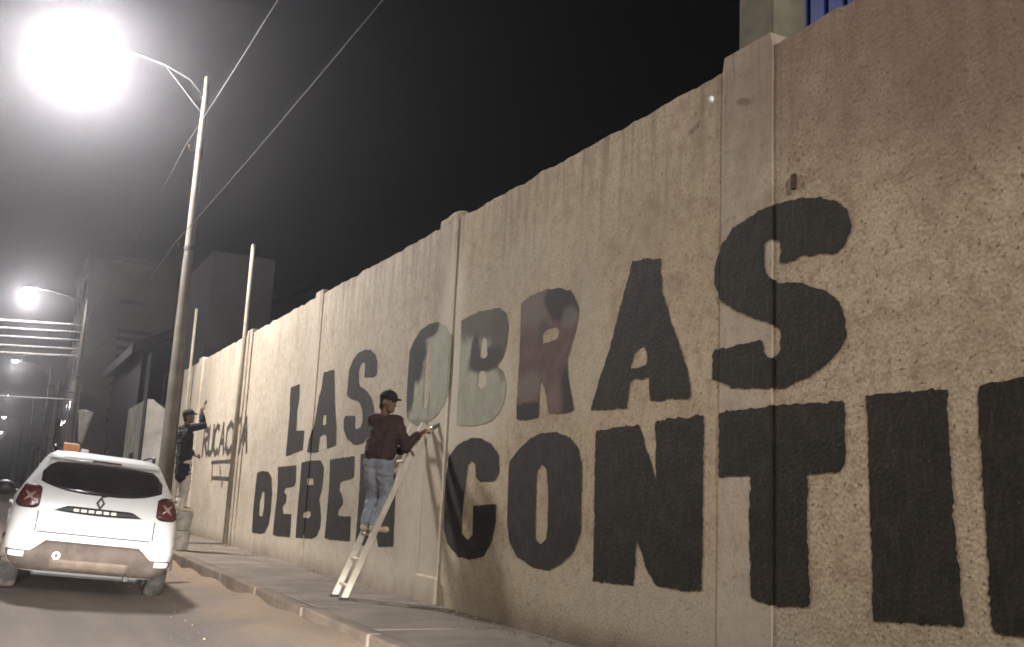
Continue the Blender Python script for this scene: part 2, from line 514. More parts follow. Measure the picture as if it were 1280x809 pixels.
def paint_shape(name, loops, mat_, off, seed, jit, parent_wall=True, step=0.022):
    loops = [resample(rounded(l), step, jit, seed + i) for i, l in enumerate(loops)]
    tri = tessellate_polygon([[Vector((p.x, p.y, 0)) for p in l] for l in loops])
    pts = [p for l in loops for p in l]
    bm = bmesh.new()
    vs = [bm.verts.new((0, p.x, p.y)) for p in pts]
    for t in tri:
        try: bm.faces.new([vs[i] for i in t])
        except ValueError: pass
    cuts = [e for a, b, d in PIL for e in (a, b)]
    lo, hi = min(p.x for p in pts), max(p.x for p in pts)
    mine = [c for c in cuts if lo < c < hi]
    for c in mine:
        bmesh.ops.bisect_plane(bm, geom=list(bm.verts) + list(bm.edges) + list(bm.faces), plane_co=(0, c, 0), plane_no=(0, 1, 0))
    verts, faces, idx = [], [], {}
    for f in bm.faces:
        cx = face_x(f.calc_center_median().y) - off
        q = []
        for v in f.verts:
            key = (v.index if v.index >= 0 else id(v), round(v.co.y, 5), round(v.co.z, 5), round(cx, 4))
            key = key[1:]
            if key not in idx:
                idx[key] = len(verts)
                verts.append((cx, v.co.y, v.co.z))
            q.append(idx[key])
        if len(set(q)) >= 3: faces.append(q)
    bm.free()
    # paint on the side of a pilaster where the stroke runs over its edge
    for c in mine:
        d = [dd for a, b, dd in PIL if c in (a, b)][0]
        zs = []
        for l in loops:
            for i in range(len(l)):
                p, q = l[i], l[(i + 1) % len(l)]
                if (p.x - c) * (q.x - c) < 0: zs.append(p.y + (q.y - p.y) * (c - p.x) / (q.x - p.x))
        zs.sort()
        s = -0.003 if any(abs(c - a) < 1e-6 for a, b, dd in PIL) else 0.003
        for z0, z1 in zip(zs[0::2], zs[1::2]):
            n = len(verts)
            verts += [(XW - off, c + s, z0), (XW - d - off, c + s, z0), (XW - d - off, c + s, z1), (XW - off, c + s, z1)]
            faces.append((n, n + 1, n + 2, n + 3))
    me = bpy.data.meshes.new(name)
    me.from_pydata(verts, [], faces)
    me.materials.append(mat_)
    o = bpy.data.objects.new(name, me)
    COL.objects.link(o)
    return wp(o)

DARK = (0.025, 0.021, 0.0145)
M['ink_near'] = letter_paint('black_wall_paint_rough', DARK, coarse=0.8)
M['ink_far'] = letter_paint('black_wall_paint', (0.030, 0.025, 0.021), coarse=0.3)
PG = (0.33, 0.325, 0.24)
M['ink_o'] = letter_paint('letter_half_painted_over', PG, (
    (11.08, 2.98, 0.38, 0.46, 0.16, 1.0, (0.022, 0.02, 0.017)), (11.2, 2.55, 0.2, 0.36, 0.2, 0.95, (0.035, 0.03, 0.026)),
    (10.66, 3.21, 0.36, 0.14, 0.2, 1.0, (0.03, 0.028, 0.022)), (10.9, 2.08, 0.5, 0.07, 0.4, 0.5, (0.12, 0.11, 0.09))), 0.12, 0.2)
M['ink_b'] = letter_paint('letter_mostly_painted_over', PG, (
    (9.15, 3.12, 0.8, 0.24, 0.25, 0.95, (0.085, 0.068, 0.05)), (8.72, 2.9, 0.3, 0.42, 0.25, 0.95, (0.075, 0.062, 0.048)),
    (9.08, 2.66, 0.42, 0.13, 0.25, 1.0, (0.045, 0.036, 0.025)), (9.36, 2.78, 0.11, 0.2, 0.25, 1.0, (0.045, 0.038, 0.03))), 0.12, 0.2)
M['ink_r'] = letter_paint('letter_smeared_maroon', (0.11, 0.062, 0.05), (
    (8.05, 3.05, 0.35, 0.20, 0.5, 0.6, (0.17, 0.14, 0.115)), (7.52, 3.09, 0.36, 0.24, 0.15, 1.0, (0.024, 0.02, 0.016)),
    (7.42, 2.86, 0.14, 0.1, 0.4, 0.7, (0.16, 0.14, 0.125)), (8.14, 2.30, 0.3, 0.14, 0.5, 0.6, (0.18, 0.15, 0.12)), (8.12, 2.05, 0.5, 0.11, 0.2, 1.0, (0.024, 0.021, 0.02)),
    (7.38, 2.2, 0.17, 0.3, 0.3, 0.95, (0.03, 0.025, 0.022)), (7.65, 2.12, 0.14, 0.18, 0.5, 0.6, (0.20, 0.13, 0.11)), (7.9, 2.8, 0.1, 0.12, 0.5, 0.7, (0.05, 0.04, 0.04))), 0.2, 0.3)
LETTERS = [
  ('L',[(16.741,2.988),(16.19,3.002),(16.138,2.744),(16.208,2.565),(16.158,2.225),(15.665,2.21),(15.627,1.909),(16.7,1.818),(16.686,2.14),(16.683,2.593),(16.754,2.84)],[]),
  ('A',[(14.867,3.066),(14.319,3.068),(14.169,2.608),(14.01,2.23),(13.933,1.931),(14.368,1.892),(14.417,2.015),(14.463,2.098),(14.667,2.106),(14.781,2.074),(14.801,1.848),(15.377,1.853),(15.327,2.044),(15.136,2.282),(15.048,2.571),(15.003,2.715),(14.91,2.83)],[[(14.684,2.404),(14.544,2.396),(14.505,2.253),(14.69,2.249)]]),
  ('S',[(12.907,2.82),(12.487,2.791),(12.397,2.831),(12.416,2.98),(12.521,3.097),(12.727,3.178),(12.961,3.209),(13.227,3.197),(13.451,3.12),(13.585,2.998),(13.613,2.819),(13.617,2.627),(13.461,2.571),(13.138,2.516),(13.008,2.474),(12.892,2.37),(12.838,2.218),(12.917,2.137),(13.08,2.122),(13.153,2.147),(13.171,2.31),(13.617,2.335),(13.676,2.282),(13.642,2.146),(13.465,2.006),(13.204,1.932),(12.996,1.905),(12.74,1.929),(12.628,1.999),(12.467,2.117),(12.369,2.236),(12.431,2.385),(12.553,2.518),(12.768,2.629),(13.047,2.705),(13.131,2.778),(13.153,2.934),(13.087,3.027),(12.956,3.036),(12.915,2.999),(12.903,2.889)],[]),
  ('D',[(18.639,1.554),(18.26,1.587),(17.783,1.568),(17.518,1.463),(17.396,1.219),(17.367,0.897),(17.444,0.654),(17.678,0.522),(17.952,0.482),(18.62,0.477),(18.687,0.858),(18.673,1.231)],[[(18.097,1.224),(17.934,1.198),(17.88,0.965),(17.951,0.784),(18.167,0.79),(18.218,1.012)]]),
  ('E',[(17.145,1.646),(15.97,1.666),(15.929,1.389),(16.023,1.326),(16.524,1.296),(16.603,1.23),(16.415,1.181),(16.426,1.066),(16.621,0.984),(16.513,0.877),(16.024,0.888),(15.993,0.529),(16.692,0.506),(17.093,0.506),(17.094,0.747),(17.044,1.118),(17.074,1.383)],[]),
  ('B',[(15.691,1.701),(15.148,1.73),(14.64,1.718),(14.473,1.639),(14.438,1.512),(14.451,1.327),(14.56,1.142),(14.47,1.052),(14.394,0.895),(14.405,0.736),(14.535,0.628),(14.765,0.57),(15.676,0.539),(15.686,0.801),(15.683,1.144),(15.666,1.44)],[[(15.258,1.458),(14.963,1.451),(14.911,1.359),(15.211,1.357)],[(15.299,0.923),(15.138,0.971),(14.963,0.957),(14.92,0.9),(15.061,0.855),(15.281,0.864)]]),
  ('E',[(14.183,1.728),(13.062,1.76),(13.04,1.467),(13.602,1.412),(13.622,1.291),(13.485,1.228),(13.42,1.111),(13.613,1.031),(13.577,0.945),(13.038,0.953),(13.002,0.634),(13.795,0.607),(14.151,0.61),(14.127,0.86),(14.12,1.263),(14.135,1.489)],[]),
  ('N',[(12.823,1.781),(12.305,1.79),(11.87,1.254),(11.955,1.813),(11.493,1.821),(11.429,1.261),(11.383,0.661),(11.901,0.63),(12.279,1.108),(12.249,0.609),(12.774,0.616),(12.762,1.034),(12.773,1.446)],[]),
  ('O_pale',[(10.669,3.254),(10.372,3.23),(10.136,3.152),(9.982,3.031),(9.934,2.804),(9.922,2.497),(10.013,2.309),(10.211,2.168),(10.538,2.073),(10.9,2.078),(11.2,2.163),(11.254,2.393),(11.265,2.706),(11.265,2.998),(11.112,3.126),(10.937,3.212)],[[(10.694,3.039),(10.589,3.05),(10.539,2.997),(10.526,2.731),(10.542,2.458),(10.598,2.257),(10.702,2.275),(10.73,2.519),(10.731,2.821)]]),
  ('B_pale',[(9.763,3.167),(9.316,3.199),(8.848,3.171),(8.686,3.096),(8.616,2.956),(8.631,2.781),(8.703,2.651),(8.826,2.574),(8.688,2.512),(8.611,2.388),(8.616,2.234),(8.709,2.114),(8.897,2.026),(9.261,1.994),(9.735,2.025),(9.749,2.312),(9.745,2.654),(9.742,2.935)],[[(9.223,2.914),(9.087,2.876),(9.057,2.699),(9.133,2.676),(9.246,2.709),(9.23,2.811)],[(9.247,2.564),(9.119,2.556),(9.053,2.506),(9.067,2.396),(9.165,2.363),(9.266,2.412)]]),
  ('R_maroon',[(8.366,3.136),(8.178,3.183),(7.89,3.192),(7.65,3.166),(7.436,3.112),(7.346,3.03),(7.271,2.913),(7.309,2.744),(7.384,2.614),(7.443,2.499),(7.413,2.322),(7.333,2.145),(7.299,2.041),(7.458,2.024),(7.731,2.034),(7.81,2.249),(7.894,2.364),(7.922,2.258),(7.919,2.014),(8.146,2.002),(8.353,2.018),(8.361,2.178),(8.351,2.48),(8.35,2.805)],[[(7.858,2.817),(7.659,2.817),(7.591,2.763),(7.614,2.704),(7.756,2.685),(7.896,2.689),(7.918,2.769)]]),
  ('A',[(6.466,3.191),(6.083,3.139),(6.054,2.867),(5.934,2.622),(5.819,2.408),(5.709,2.224),(5.677,2.034),(6.177,2.042),(6.192,2.224),(6.443,2.223),(6.494,2.006),(7.03,2.026),(6.919,2.239),(6.776,2.494),(6.658,2.748),(6.562,2.977)],[[(6.332,2.467),(6.253,2.481),(6.228,2.364),(6.246,2.32),(6.459,2.317),(6.41,2.406)]]),
  ('S',[(4.765,2.837),(4.526,2.842),(4.268,2.808),(4.22,2.84),(4.173,2.912),(4.186,3.061),(4.275,3.129),(4.473,3.204),(4.602,3.231),(4.848,3.244),(5.052,3.222),(5.235,3.17),(5.36,3.08),(5.43,2.955),(5.434,2.806),(5.354,2.687),(5.197,2.591),(5.018,2.518),(4.853,2.455),(4.765,2.401),(4.765,2.268),(4.806,2.234),(4.861,2.231),(4.902,2.264),(4.931,2.361),(5.438,2.344),(5.448,2.148),(5.314,2.106),(5.221,2.068),(4.958,2.042),(4.739,2.036),(4.532,2.077),(4.384,2.136),(4.265,2.212),(4.213,2.293),(4.216,2.4),(4.272,2.515),(4.379,2.596),(4.579,2.674),(4.82,2.716),(4.876,2.769),(4.904,2.834),(4.91,2.985),(4.848,3.026),(4.778,2.987)],[]),
  ('C',[(9.357,1.876),(9.11,1.868),(8.837,1.79),(8.684,1.687),(8.655,1.527),(8.74,1.441),(9.086,1.432),(9.182,1.477),(9.211,1.606),(9.314,1.639),(9.396,1.595),(9.426,1.347),(9.454,1.086),(9.449,0.905),(9.285,0.85),(9.183,0.906),(9.207,1.191),(8.687,1.221),(8.678,1.04),(8.756,0.843),(8.911,0.712),(9.2,0.662),(9.512,0.67),(9.791,0.783),(9.915,0.936),(9.934,1.205),(9.926,1.477),(9.889,1.696),(9.67,1.814)],[]),
  ('O',[(7.876,1.867),(7.597,1.868),(7.35,1.814),(7.195,1.712),(7.131,1.562),(7.124,1.269),(7.115,1.02),(7.219,0.87),(7.421,0.751),(7.636,0.687),(7.914,0.692),(8.215,0.76),(8.382,0.888),(8.441,1.049),(8.458,1.358),(8.459,1.622),(8.261,1.739),(8.068,1.827)],[[(7.828,1.591),(7.732,1.556),(7.684,1.367),(7.669,1.08),(7.681,0.949),(7.791,0.894),(7.88,0.938),(7.898,1.138),(7.908,1.409),(7.895,1.535)]]),
  ('N',[(6.941,1.848),(6.618,1.87),(6.316,1.872),(6.171,1.611),(6.077,1.46),(6.088,1.591),(6.1,1.891),(5.816,1.899),(5.528,1.898),(5.529,1.566),(5.529,1.132),(5.531,0.717),(5.781,0.701),(6.062,0.7),(6.189,0.844),(6.313,1.013),(6.332,0.684),(6.907,0.661),(6.913,1.07),(6.93,1.478)],[]),
  ('T',[(5.361,1.91),(4.835,1.924),(4.239,1.921),(4.229,1.747),(4.237,1.55),(4.272,1.51),(4.534,1.495),(4.536,1.207),(4.53,0.909),(4.518,0.724),(4.833,0.699),(5.028,0.723),(5.04,1.079),(5.043,1.481),(5.354,1.481),(5.361,1.7)],[]),
  ('I',[(4.071,1.935),(3.781,1.933),(3.527,1.931),(3.525,1.594),(3.51,1.249),(3.482,0.914),(3.469,0.751),(3.749,0.724),(4.047,0.704),(4.054,0.949),(4.055,1.227),(4.062,1.605)],[]),
]

for i, (ch, outer, holes) in enumerate(LETTERS):
    yc = sum(p[0] for p in outer) / len(outer)
    near = yc < 7.2
    mt = {'O_pale': M['ink_o'], 'B_pale': M['ink_b'], 'R_maroon': M['ink_r']}.get(ch, M['ink_near'] if near else M['ink_far'])
    o = paint_shape('painted_letter', [outer] + holes, mt, 0.004, 10.0 * i, 0.024 if near else 0.013)
    if ch == 'O_pale': o['label'] = 'letter O mostly painted over in pale grey green'
    if ch == 'B_pale': o['label'] = 'letter B faded under pale grey green paint'
    if ch == 'R_maroon': o['label'] = 'letter R smeared maroon grey with black ends'
# the next letter runs out of the picture on the near side
nn = [(3.35, 1.94), (3.02, 1.95), (2.72, 1.2), (2.72, 1.96), (2.38, 1.96), (2.38, 0.72), (2.7, 0.72), (3.0, 1.42), (3.0, 0.74), (3.318, 0.75), (3.33, 1.3)]
paint_shape('painted_letter', [nn], M['ink_near'], 0.004, 300.0, 0.024)

# the small grey lettering on the far panel, drawn with single strokes
M['ink_small'] = letter_paint('thin_grey_wall_paint', (0.07, 0.058, 0.05), (), 0.35, 0.3)
GL = {'R': [[(0, 0), (0, 1)], [(0, 1), (.8, .9), (.8, .6), (0, .5)], [(.3, .5), (.9, 0)]], 'U': [[(0, 1), (0, .1), (.4, 0), (.8, .1), (.8, 1)]],
      'C': [[(.8, .9), (.4, 1), (0, .8), (0, .2), (.4, 0), (.8, .1)]], 'A': [[(0, 0), (.4, 1), (.8, 0)], [(.2, .4), (.6, .4)]],
      'O': [[(0, .2), (0, .8), (.4, 1), (.8, .8), (.8, .2), (.4, 0), (0, .2)]], 'T': [[(0, 1), (.8, 1)], [(.4, 1), (.4, 0)]]}
def stroke_obj(name, lines, width, mt, off0):
    m = MB()
    k = 0
    for ln in lines:
        for (y0, z0), (y1, z1) in zip(ln[:-1], ln[1:]):
            a, b = Vector((y0, z0)), Vector((y1, z1))
            d = (b - a).normalized()
            n = Vector((-d.y, d.x))
            a = a - d * width * .4
            b = b + d * width * .4
            N = max(2, int((b - a).length / 0.08))
            for q in range(N):
                p0, p1 = a.lerp(b, q / N), a.lerp(b, (q + 1) / N)
                x = min(face_x(p0.x), face_x(p1.x)) - off0 - 0.0012 * (k % 6)
                w0 = width * (0.5 + 0.12 * noise.noise(Vector((p0.x * 7, p0.y * 7, 1))))
                w1 = width * (0.5 + 0.12 * noise.noise(Vector((p1.x * 7, p1.y * 7, 1))))
                m.add([(x, *(p0 + n * w0)), (x, *(p0 - n * w0)), (x, *(p1 - n * w1)), (x, *(p1 + n * w1))], [(0, 1, 2, 3)])
            k += 1
    return wp(m.build(name, mt))
y = 24.35
for ch, w in zip('RUCAOTA', (0.62, 0.6, 0.55, 0.66, 0.86, 0.6, 0.66)):
    zb = 1.99 - 0.012 * (24.4 - y) / 5
    H = 0.62
    stroke_obj('small_painted_letter', [[(y - px * w, zb + pz * H) for px, pz in ln] for ln in GL[ch]], 0.14, M['ink_small'], 0.004)
    y -= w * 0.8 + 0.17
stroke_obj('painted_box_sign', [[(23.1, 1.80), (20.75, 1.80)], [(20.72, 1.82), (20.72, 1.28)], [(22.8, 1.46), (20.8, 1.44)], [(22.95, 1.75), (22.9, 1.40)], [(22.1, 1.7), (22.0, 1.55)], [(21.7, 1.38), (21.72, 1.30)]], 0.075, M['ink_small'], 0.004)
# a rusty bracket stub and a porcelain insulator fixed to the wall
M['rust'] = plain('rusty_iron', (0.06, 0.035, 0.025), 0.8, 0.3, 0.3, 0.3, 20, 0.2)
M['porcelain'] = plain('white_porcelain', (0.8, 0.8, 0.78), 0.25, 0.5, 0, 0.05, 5, 0)
wp(MB().box((XW - 0.02, 4.62, 3.30), (XW + 0.01, 4.66, 3.40)).build('bracket_stub', M['rust'], None, False, 0.006))
wp(MB().ball((XW - 0.075, 5.40, 4.16), (0.02, 0.02, 0.028), 10, 8).build('insulator', M['porcelain'], None, True))

# ------------------------------------------------------------------ posts and columns at the wall
def round_post(name, x, y, z0, z1, r0, r1, mt, label, cat, group=None, flange=True):
    t = empty(name, (x, y, z0))
    tag(t, label, cat, group)
    MB().tube([(0, 0, 0), (0, 0, (z1 - z0) * .5), (0, 0, z1 - z0)], [r0, (r0 + r1) / 2, r1], 14).build('shaft', mt, t, True)
    MB().tube([(0, 0, z1 - z0), (0, 0, z1 - z0 + 0.03)], [r1 * 1.25, r1 * 0.8], 14).build('end_cap', mt, t)
    if flange: MB().box((-r0 * 1.25, -r0 * 1.8, 0.0), (r0 * 1.25, r0 * 1.8, 0.02)).build('base_plate', mt, t)
    return t
round_post('steel_post', XW - 0.125, 20.28, 0.142, 6.2, 0.048, 0.042, M['post'], 'tall slim yellowish steel post at the wall between small grey lettering', 'post', 'steel posts at the wall')
round_post('steel_post', XW - 0.12, 26.6, 0.142, 5.8, 0.038, 0.034, M['post'], 'slim pale steel post near the far end of the beige wall', 'post', 'steel posts at the wall')
t = tag(empty('concrete_column', (4.95, 5.55, 0.08)), 'square concrete column standing behind the wall, rising above its top', 'column')
MB().box((-0.16, -0.2, 0), (0.16, 0.2, 7.4)).build('shaft', M['concrete'], t, False, 0.025)
MB().box((-0.2, -0.25, 7.4), (0.2, 0.25, 7.55)).build('cap', M['concrete'], t, False, 0.02)
# blue sheet-metal shed beyond the column
t = tag(empty('blue_shed', (10.0, 7.0, 0.08)), 'blue sheet metal shed seen above the wall beside the concrete column', 'shed')
MB().box((-1.8, -3.5, 0), (2.5, 2.4, 9.5)).build('wall', M['dark_bld'], t)
for q in range(20):
    MB().box((-1.86, -3.5 + q * 0.295, 0.3), (-1.81, -3.5 + q * 0.295 + 0.22, 9.4)).build('sheet_rib', M['blue'], t)
MB().box((-2.1, -3.8, 9.5), (2.7, 2.7, 9.65)).build('roof', M['dark_bld'], t)

# ------------------------------------------------------------------ street lamps on concrete poles
lens_mat = M['lens']
M['insul'] = plain('brown_insulator', (0.10, 0.05, 0.035), 0.35, 0.5)
def pole_parts(t, h, r0, r1):
    MB().tube([(0, 0, 0)] + [(0, 0, h * k / 8) for k in range(1, 9)], [r0 + (r1 - r0) * k / 8 for k in range(9)], 18).build('pole', M['pole'], t, True)
    MB().tube([(0, 0, h), (0, 0, h + 0.03)], [r1 * 0.9, r1 * 0.4], 18).build('pole_cap', M['pole'], t)
    for z in (h - 1.65, h - 3.75):
        MB().tube([(0, 0, z - 0.04), (0, 0, z + 0.04)], r1 + (r0 - r1) * (h - z) / h + 0.012, 16).build('band', M['galv'], t)
        MB().tube([(-r1 - 0.02, 0, z), (-r1 - 0.16, 0, z), (-r1 - 0.16, 0, z + 0.1)], [0.012, 0.012, 0.03], 8).build('insulator', M['insul'], t)
LH = 9.8
def make_lamp():
    t = empty('street_lamp')
    pole_parts(t, LH - 0.1, 0.158, 0.055)
    # arm reaching out over the road
    MB().tube([(0, 0, LH - 0.55), (-0.35, 0, LH - 0.22), (-0.9, 0, LH - 0.02), (-1.6, 0, LH + 0.09), (-2.15, 0, LH + 0.12)], 0.022, 10).build('arm', M['galv'], t, True)
    MB().tube([(0, 0, LH - 0.95), (-0.85, 0, LH - 0.06)], 0.011, 8).build('brace', M['galv'], t)
    hd = MB()
    secs = [(-2.05, .05, .05), (-2.15, .09, .07), (-2.3, .14, .10), (-2.55, .165, .11), (-2.75, .15, .09), (-2.86, .08, .05)]
    vs, fs = [], []
    for (x, w, h) in secs:
        for k in range(14):
            c = 2 * math.pi * k / 14
            vs.append((x, w * math.cos(c), LH + 0.12 + h * (math.sin(c) if math.sin(c) > 0 else 0.25 * math.sin(c))))
    for i in range(len(secs) - 1):
        for k in range(14): fs.append((i * 14 + k, i * 14 + (k + 1) % 14, (i + 1) * 14 + (k + 1) % 14, (i + 1) * 14 + k))
    fs += [tuple(range(14)), tuple(range(len(secs) * 14 - 1, len(secs) * 14 - 15, -1))]
    head = hd.add(vs, fs).build('lamp_head', M['galv'], t, True)
    MB().ball((-2.55, 0, LH + 0.085), (0.23, 0.135, 0.13), 18, 10).build('lens', lens_mat, head, True)
    MB().box((-2.42, -0.03, LH + 0.22), (-2.36, 0.03, LH + 0.29)).build('photocell', M['galv'], head, False, 0.01)
    return t
def lamp_light(x, y, k):
    d = bpy.data.lights.new('street_lamp_light', 'POINT')
    d.energy = LAMP_POWER * k
    d.color = LAMP_COLOR
    d.shadow_soft_size = 0.5
    o = bpy.data.objects.new('street_lamp_light', d)
    COL.objects.link(o)
    o.location = (x - 2.55, y, LH - 0.22)
PX = 3.02
lamp0 = make_lamp()
lamp_spots = [(20.8, 'street lamp on a thick concrete pole with the biggest glare'), (51.0, 'second street lamp along the street, above the crossing cables'),
              (84.0, 'third street lamp along the street, smaller glow under the cables'), (121.0, 'fourth street lamp, a small white point down the street'),
              (165.0, 'fifth street lamp, a tiny far point of light'), (222.0, 'farthest street lamp, the lowest point of light in the row'),
              (-9.0, 'street lamp behind the viewer, out of the picture')]
for i, (yy, lab) in enumerate(lamp_spots):
    o = lamp0 if i == 0 else copy_tree(lamp0)
    o.location = (PX, yy, 0.10)
    tag(o, lab, 'street lamp', 'street lamps in a row along the pavement')
    lamp_light(PX, yy, {20.8: 1.0, -9.0: 1.0, 51.0: 0.32, 84.0: 0.1}.get(yy, 0.045))

# plain utility poles between the lamps
def util(x, y, h, r0, r1, lab):
    t = tag(empty('utility_pole', (x, y, 0.09)), lab, 'utility pole', 'plain utility poles')
    pole_parts(t, h, r0, r1)
    MB().box((-0.7, -0.05, h - 0.5), (0.7, 0.05, h - 0.4)).build('crossarm', M['galv'], t, False, 0.01)
util(PX - 0.05, 69.0, 7.4, 0.24, 0.17, 'thick pale utility pole between the second and third street lamps')
util(PX + 0.7, 60.0, 6.4, 0.09, 0.07, 'thin short utility pole beside the thick pale one')
util(-9.6, 51.5, 9.4, 0.18, 0.12, 'utility pole across the street holding the crossing cables')

def wire(pts, r, sag, lab, grp, n=18, mt='cable'):
    a, b = Vector(pts[0]), Vector(pts[1])
    ps = []
    for k in range(n + 1):
        u = k / n
        p = a.lerp(b, u)
        p.z -= sag * 4 * u * (1 - u)
        ps.append(p)
    o = MB().tube(ps, r, 6).build('overhead_wire', M[mt], None, True)
    return tag(o, lab, 'wire', grp)
G1 = 'wires along the street'
wx = PX - 0.28
for (y0, y1, nm) in ((-9, 20.8, 'the nearest lamp pole'), (20.8, 51.0, 'the first and second lamp poles'), (51.0, 84.0, 'the second and third lamp poles')):
    wire([(wx, y0, LH - 1.55), (wx, y1, LH - 1.55)], 0.008, 0.30, 'upper overhead wire running towards %s' % nm if y0 < 0 else 'upper overhead wire between %s' % nm, G1)
    wire([(wx, y0, LH - 3.65), (wx, y1, LH - 3.65)], 0.008, 0.28, 'lower overhead wire running towards %s' % nm if y0 < 0 else 'lower overhead wire between %s' % nm, G1)
for q, z in enumerate((8.45, 8.1, 7.72, 7.3, 6.95)):
    nm = ('topmost', 'second from top', 'middle', 'fourth from top', 'lowest')[q]
    wire([(-9.5, 51.3, z - 0.1), (PX - 0.12, 50.9, z + 0.1)], 0.042 if q < 4 else 0.06, 0.15, '%s of the five thick cables crossing the street below a lamp' % nm, 'cables crossing the street', 18, 'pale_cable')
wire([(-9.5, 51.3, 4.9), (PX - 0.12, 50.9, 5.0)], 0.035, 0.1, 'single thin cable crossing the street below the five thick ones', 'cables crossing the street', 18, 'pale_cable')

# white banner tied to the second lamp pole
m = MB()
bn = []
for i in range(9):
    for j in range(9):
        u, v = i / 8, j / 8
        w = 0.62 * (1 - 0.72 * v)
        bn.append((0.1 + u * w + 0.22 * v * 0.6, 0.05 * math.sin(u * 5 + v * 3) - 0.02, -1.45 * v + 0.06 * math.sin(u * 4)))
fs = [(i * 9 + j, (i + 1) * 9 + j, (i + 1) * 9 + j + 1, i * 9 + j + 1) for i in range(8) for j in range(8)]
m.add(bn, fs)
b = m.build('torn_banner', M['white_metal'], None, True)
b.location = (PX - 0.05, 48.5, 4.35)
sm = b.modifiers.new('thick', 'SOLIDIFY')
sm.thickness = 0.012
tag(b, 'torn white banner hanging beside the second lamp pole', 'banner')

# ------------------------------------------------------------------ buildings down the street
def bwin(parent, x0, x1, y, z0, z1, mt=None, fr=True):
    """a recessed window in a wall that faces the viewer (plane y)"""
    o = MB().box((x0, y - 0.03, z0), (x1, y - 0.008, z1)).build('window', M['slat'], parent)
    MB().box((x0 + 0.07, y - 0.045, z0 + 0.07), (x1 - 0.07, y - 0.033, z1 - 0.07)).build('pane', M['glass_dark'], o)
    MB().box((x0 - 0.08, y - 0.12, z0 - 0.1), (x1 + 0.08, y - 0.005, z0 - 0.005)).build('sill', M['grey_bld'], o)
    return o
# continuing pale wall with a corner pier
t = tag(empty('pale_wall', (4.4, 36.2, 0.14)), 'pale limewashed wall end beyond the beige wall, with a corner', 'wall')
MB().prism_x([(0, -0.1), (5.2, -0.1), (5.2, 3.95), (0, 4.0)], 0, 0.24).build('long_side', M['pale_wall'], t)
MB().add([(0.24, 0.0, -.1), (1.0, 0.0, -.1), (1.0, 0.0, 3.45), (0.24, 0.0, 3.97), (0.24, 0.22, -.1), (1.0, 0.22, -.1), (1.0, 0.22, 3.45), (0.24, 0.22, 3.97)],
         [(0, 1, 2, 3), (7, 6, 5, 4), (0, 4, 5, 1), (1, 5, 6, 2), (2, 6, 7, 3), (3, 7, 4, 0)]).build('return_side', M['pale_wall'], t)
MB().tube([(-0.05, -0.12, -0.1), (-0.05, -0.12, 5.6)], [0.055, 0.05], 10).build('drain_pipe', M['galv'], t, True)
MB().box((-0.03, 2.0, 0.0), (-0.005, 3.1, 2.2)).build('door', M['slat'], t)
# shed with sloping roof behind it
t = tag(empty('sloped_roof_house', (5.2, 46.0, 0.1)), 'dark house with a sloping roof behind the pale wall end', 'house')
MB().add([(0, 0, 0), (7, 0, 0), (7, 0, 10.6), (0, 0, 6.9), (0, 12, 0), (7, 12, 0), (7, 12, 10.6), (0, 12, 6.9)],
         [(0, 1, 2, 3), (7, 6, 5, 4), (0, 4, 5, 1), (1, 5, 6, 2), (2, 6, 7, 3), (3, 7, 4, 0)]).build('wall', M['dark_bld'], t)
MB().add([(-.5, -.5, 6.68), (7.4, -.5, 10.86), (7.4, -.5, 11.3), (-.5, -.5, 7.12), (-.5, 12.4, 6.68), (7.4, 12.4, 10.86), (7.4, 12.4, 11.3), (-.5, 12.4, 7.12)],
         [(0, 1, 2, 3), (7, 6, 5, 4), (0, 4, 5, 1), (1, 5, 6, 2), (2, 6, 7, 3), (3, 7, 4, 0)]).build('roof', M['dark_bld'], t)
for q in range(3): bwin(t, 1.0 + q * 1.9, 2.1 + q * 1.9, 0.0, 4.6, 6.0)
MB().tube([(0.25, -0.1, 0), (0.25, -0.1, 6.7)], 0.06, 8).build('drain_pipe', M['galv'], t, True)
# tall grey block with louvre rows
t = tag(empty('tall_block', (4.6, 80.0, 0.1)), 'tall grey building with rows of dark louvres behind the lamp pole', 'building')
MB().box((0, 0, 0), (6.4, 14, 17.8)).build('wall', M['grey_bld'], t)
MB().box((-0.12, -0.12, 17.8), (6.52, 14.1, 18.2)).build('parapet', M['grey_bld'], t)
for (x0, x1, z) in ((2.4, 4.2, 14.6), (2.4, 5.0, 12.35), (2.4, 4.3, 11.75), (2.5, 4.0, 11.05), (2.5, 3.6, 10.4), (2.4, 3.8, 9.05), (2.4, 3.8, 8.3), (2.4, 3.7, 7.55), (2.4, 3.7, 6.3), (2.4, 3.7, 5.6)):
    MB().box((x0, -0.14, z), (x1, -0.005, z + 0.30)).build('louvre', M['slat'], t, False, 0.02, 1)
for fl in range(5):
    for q in range(3):
        o = MB().box((-0.03, 1.2 + q * 4.2, 2.4 + fl * 3.1), (-0.006, 3.4 + q * 4.2, 4.1 + fl * 3.1)).build('window', M['slat'], t)
        MB().box((-0.045, 1.3 + q * 4.2, 2.5 + fl * 3.1), (-0.033, 3.3 + q * 4.2, 4.0 + fl * 3.1)).build('pane', M['glass_dark'], o)
# dark block behind the beige wall
t = tag(empty('dark_block', (5.15, 30.5, 0.1)), 'dark flat-roofed building rising behind the far end of the beige wall', 'building')
MB().box((0, 0, 0), (1.9, 4.6, 8.2)).build('wall', M['dark_bld'], t)
MB().box((0.02, 0.02, 8.2), (1.88, 4.58, 8.26)).build('roof', M['dark_bld'], t)
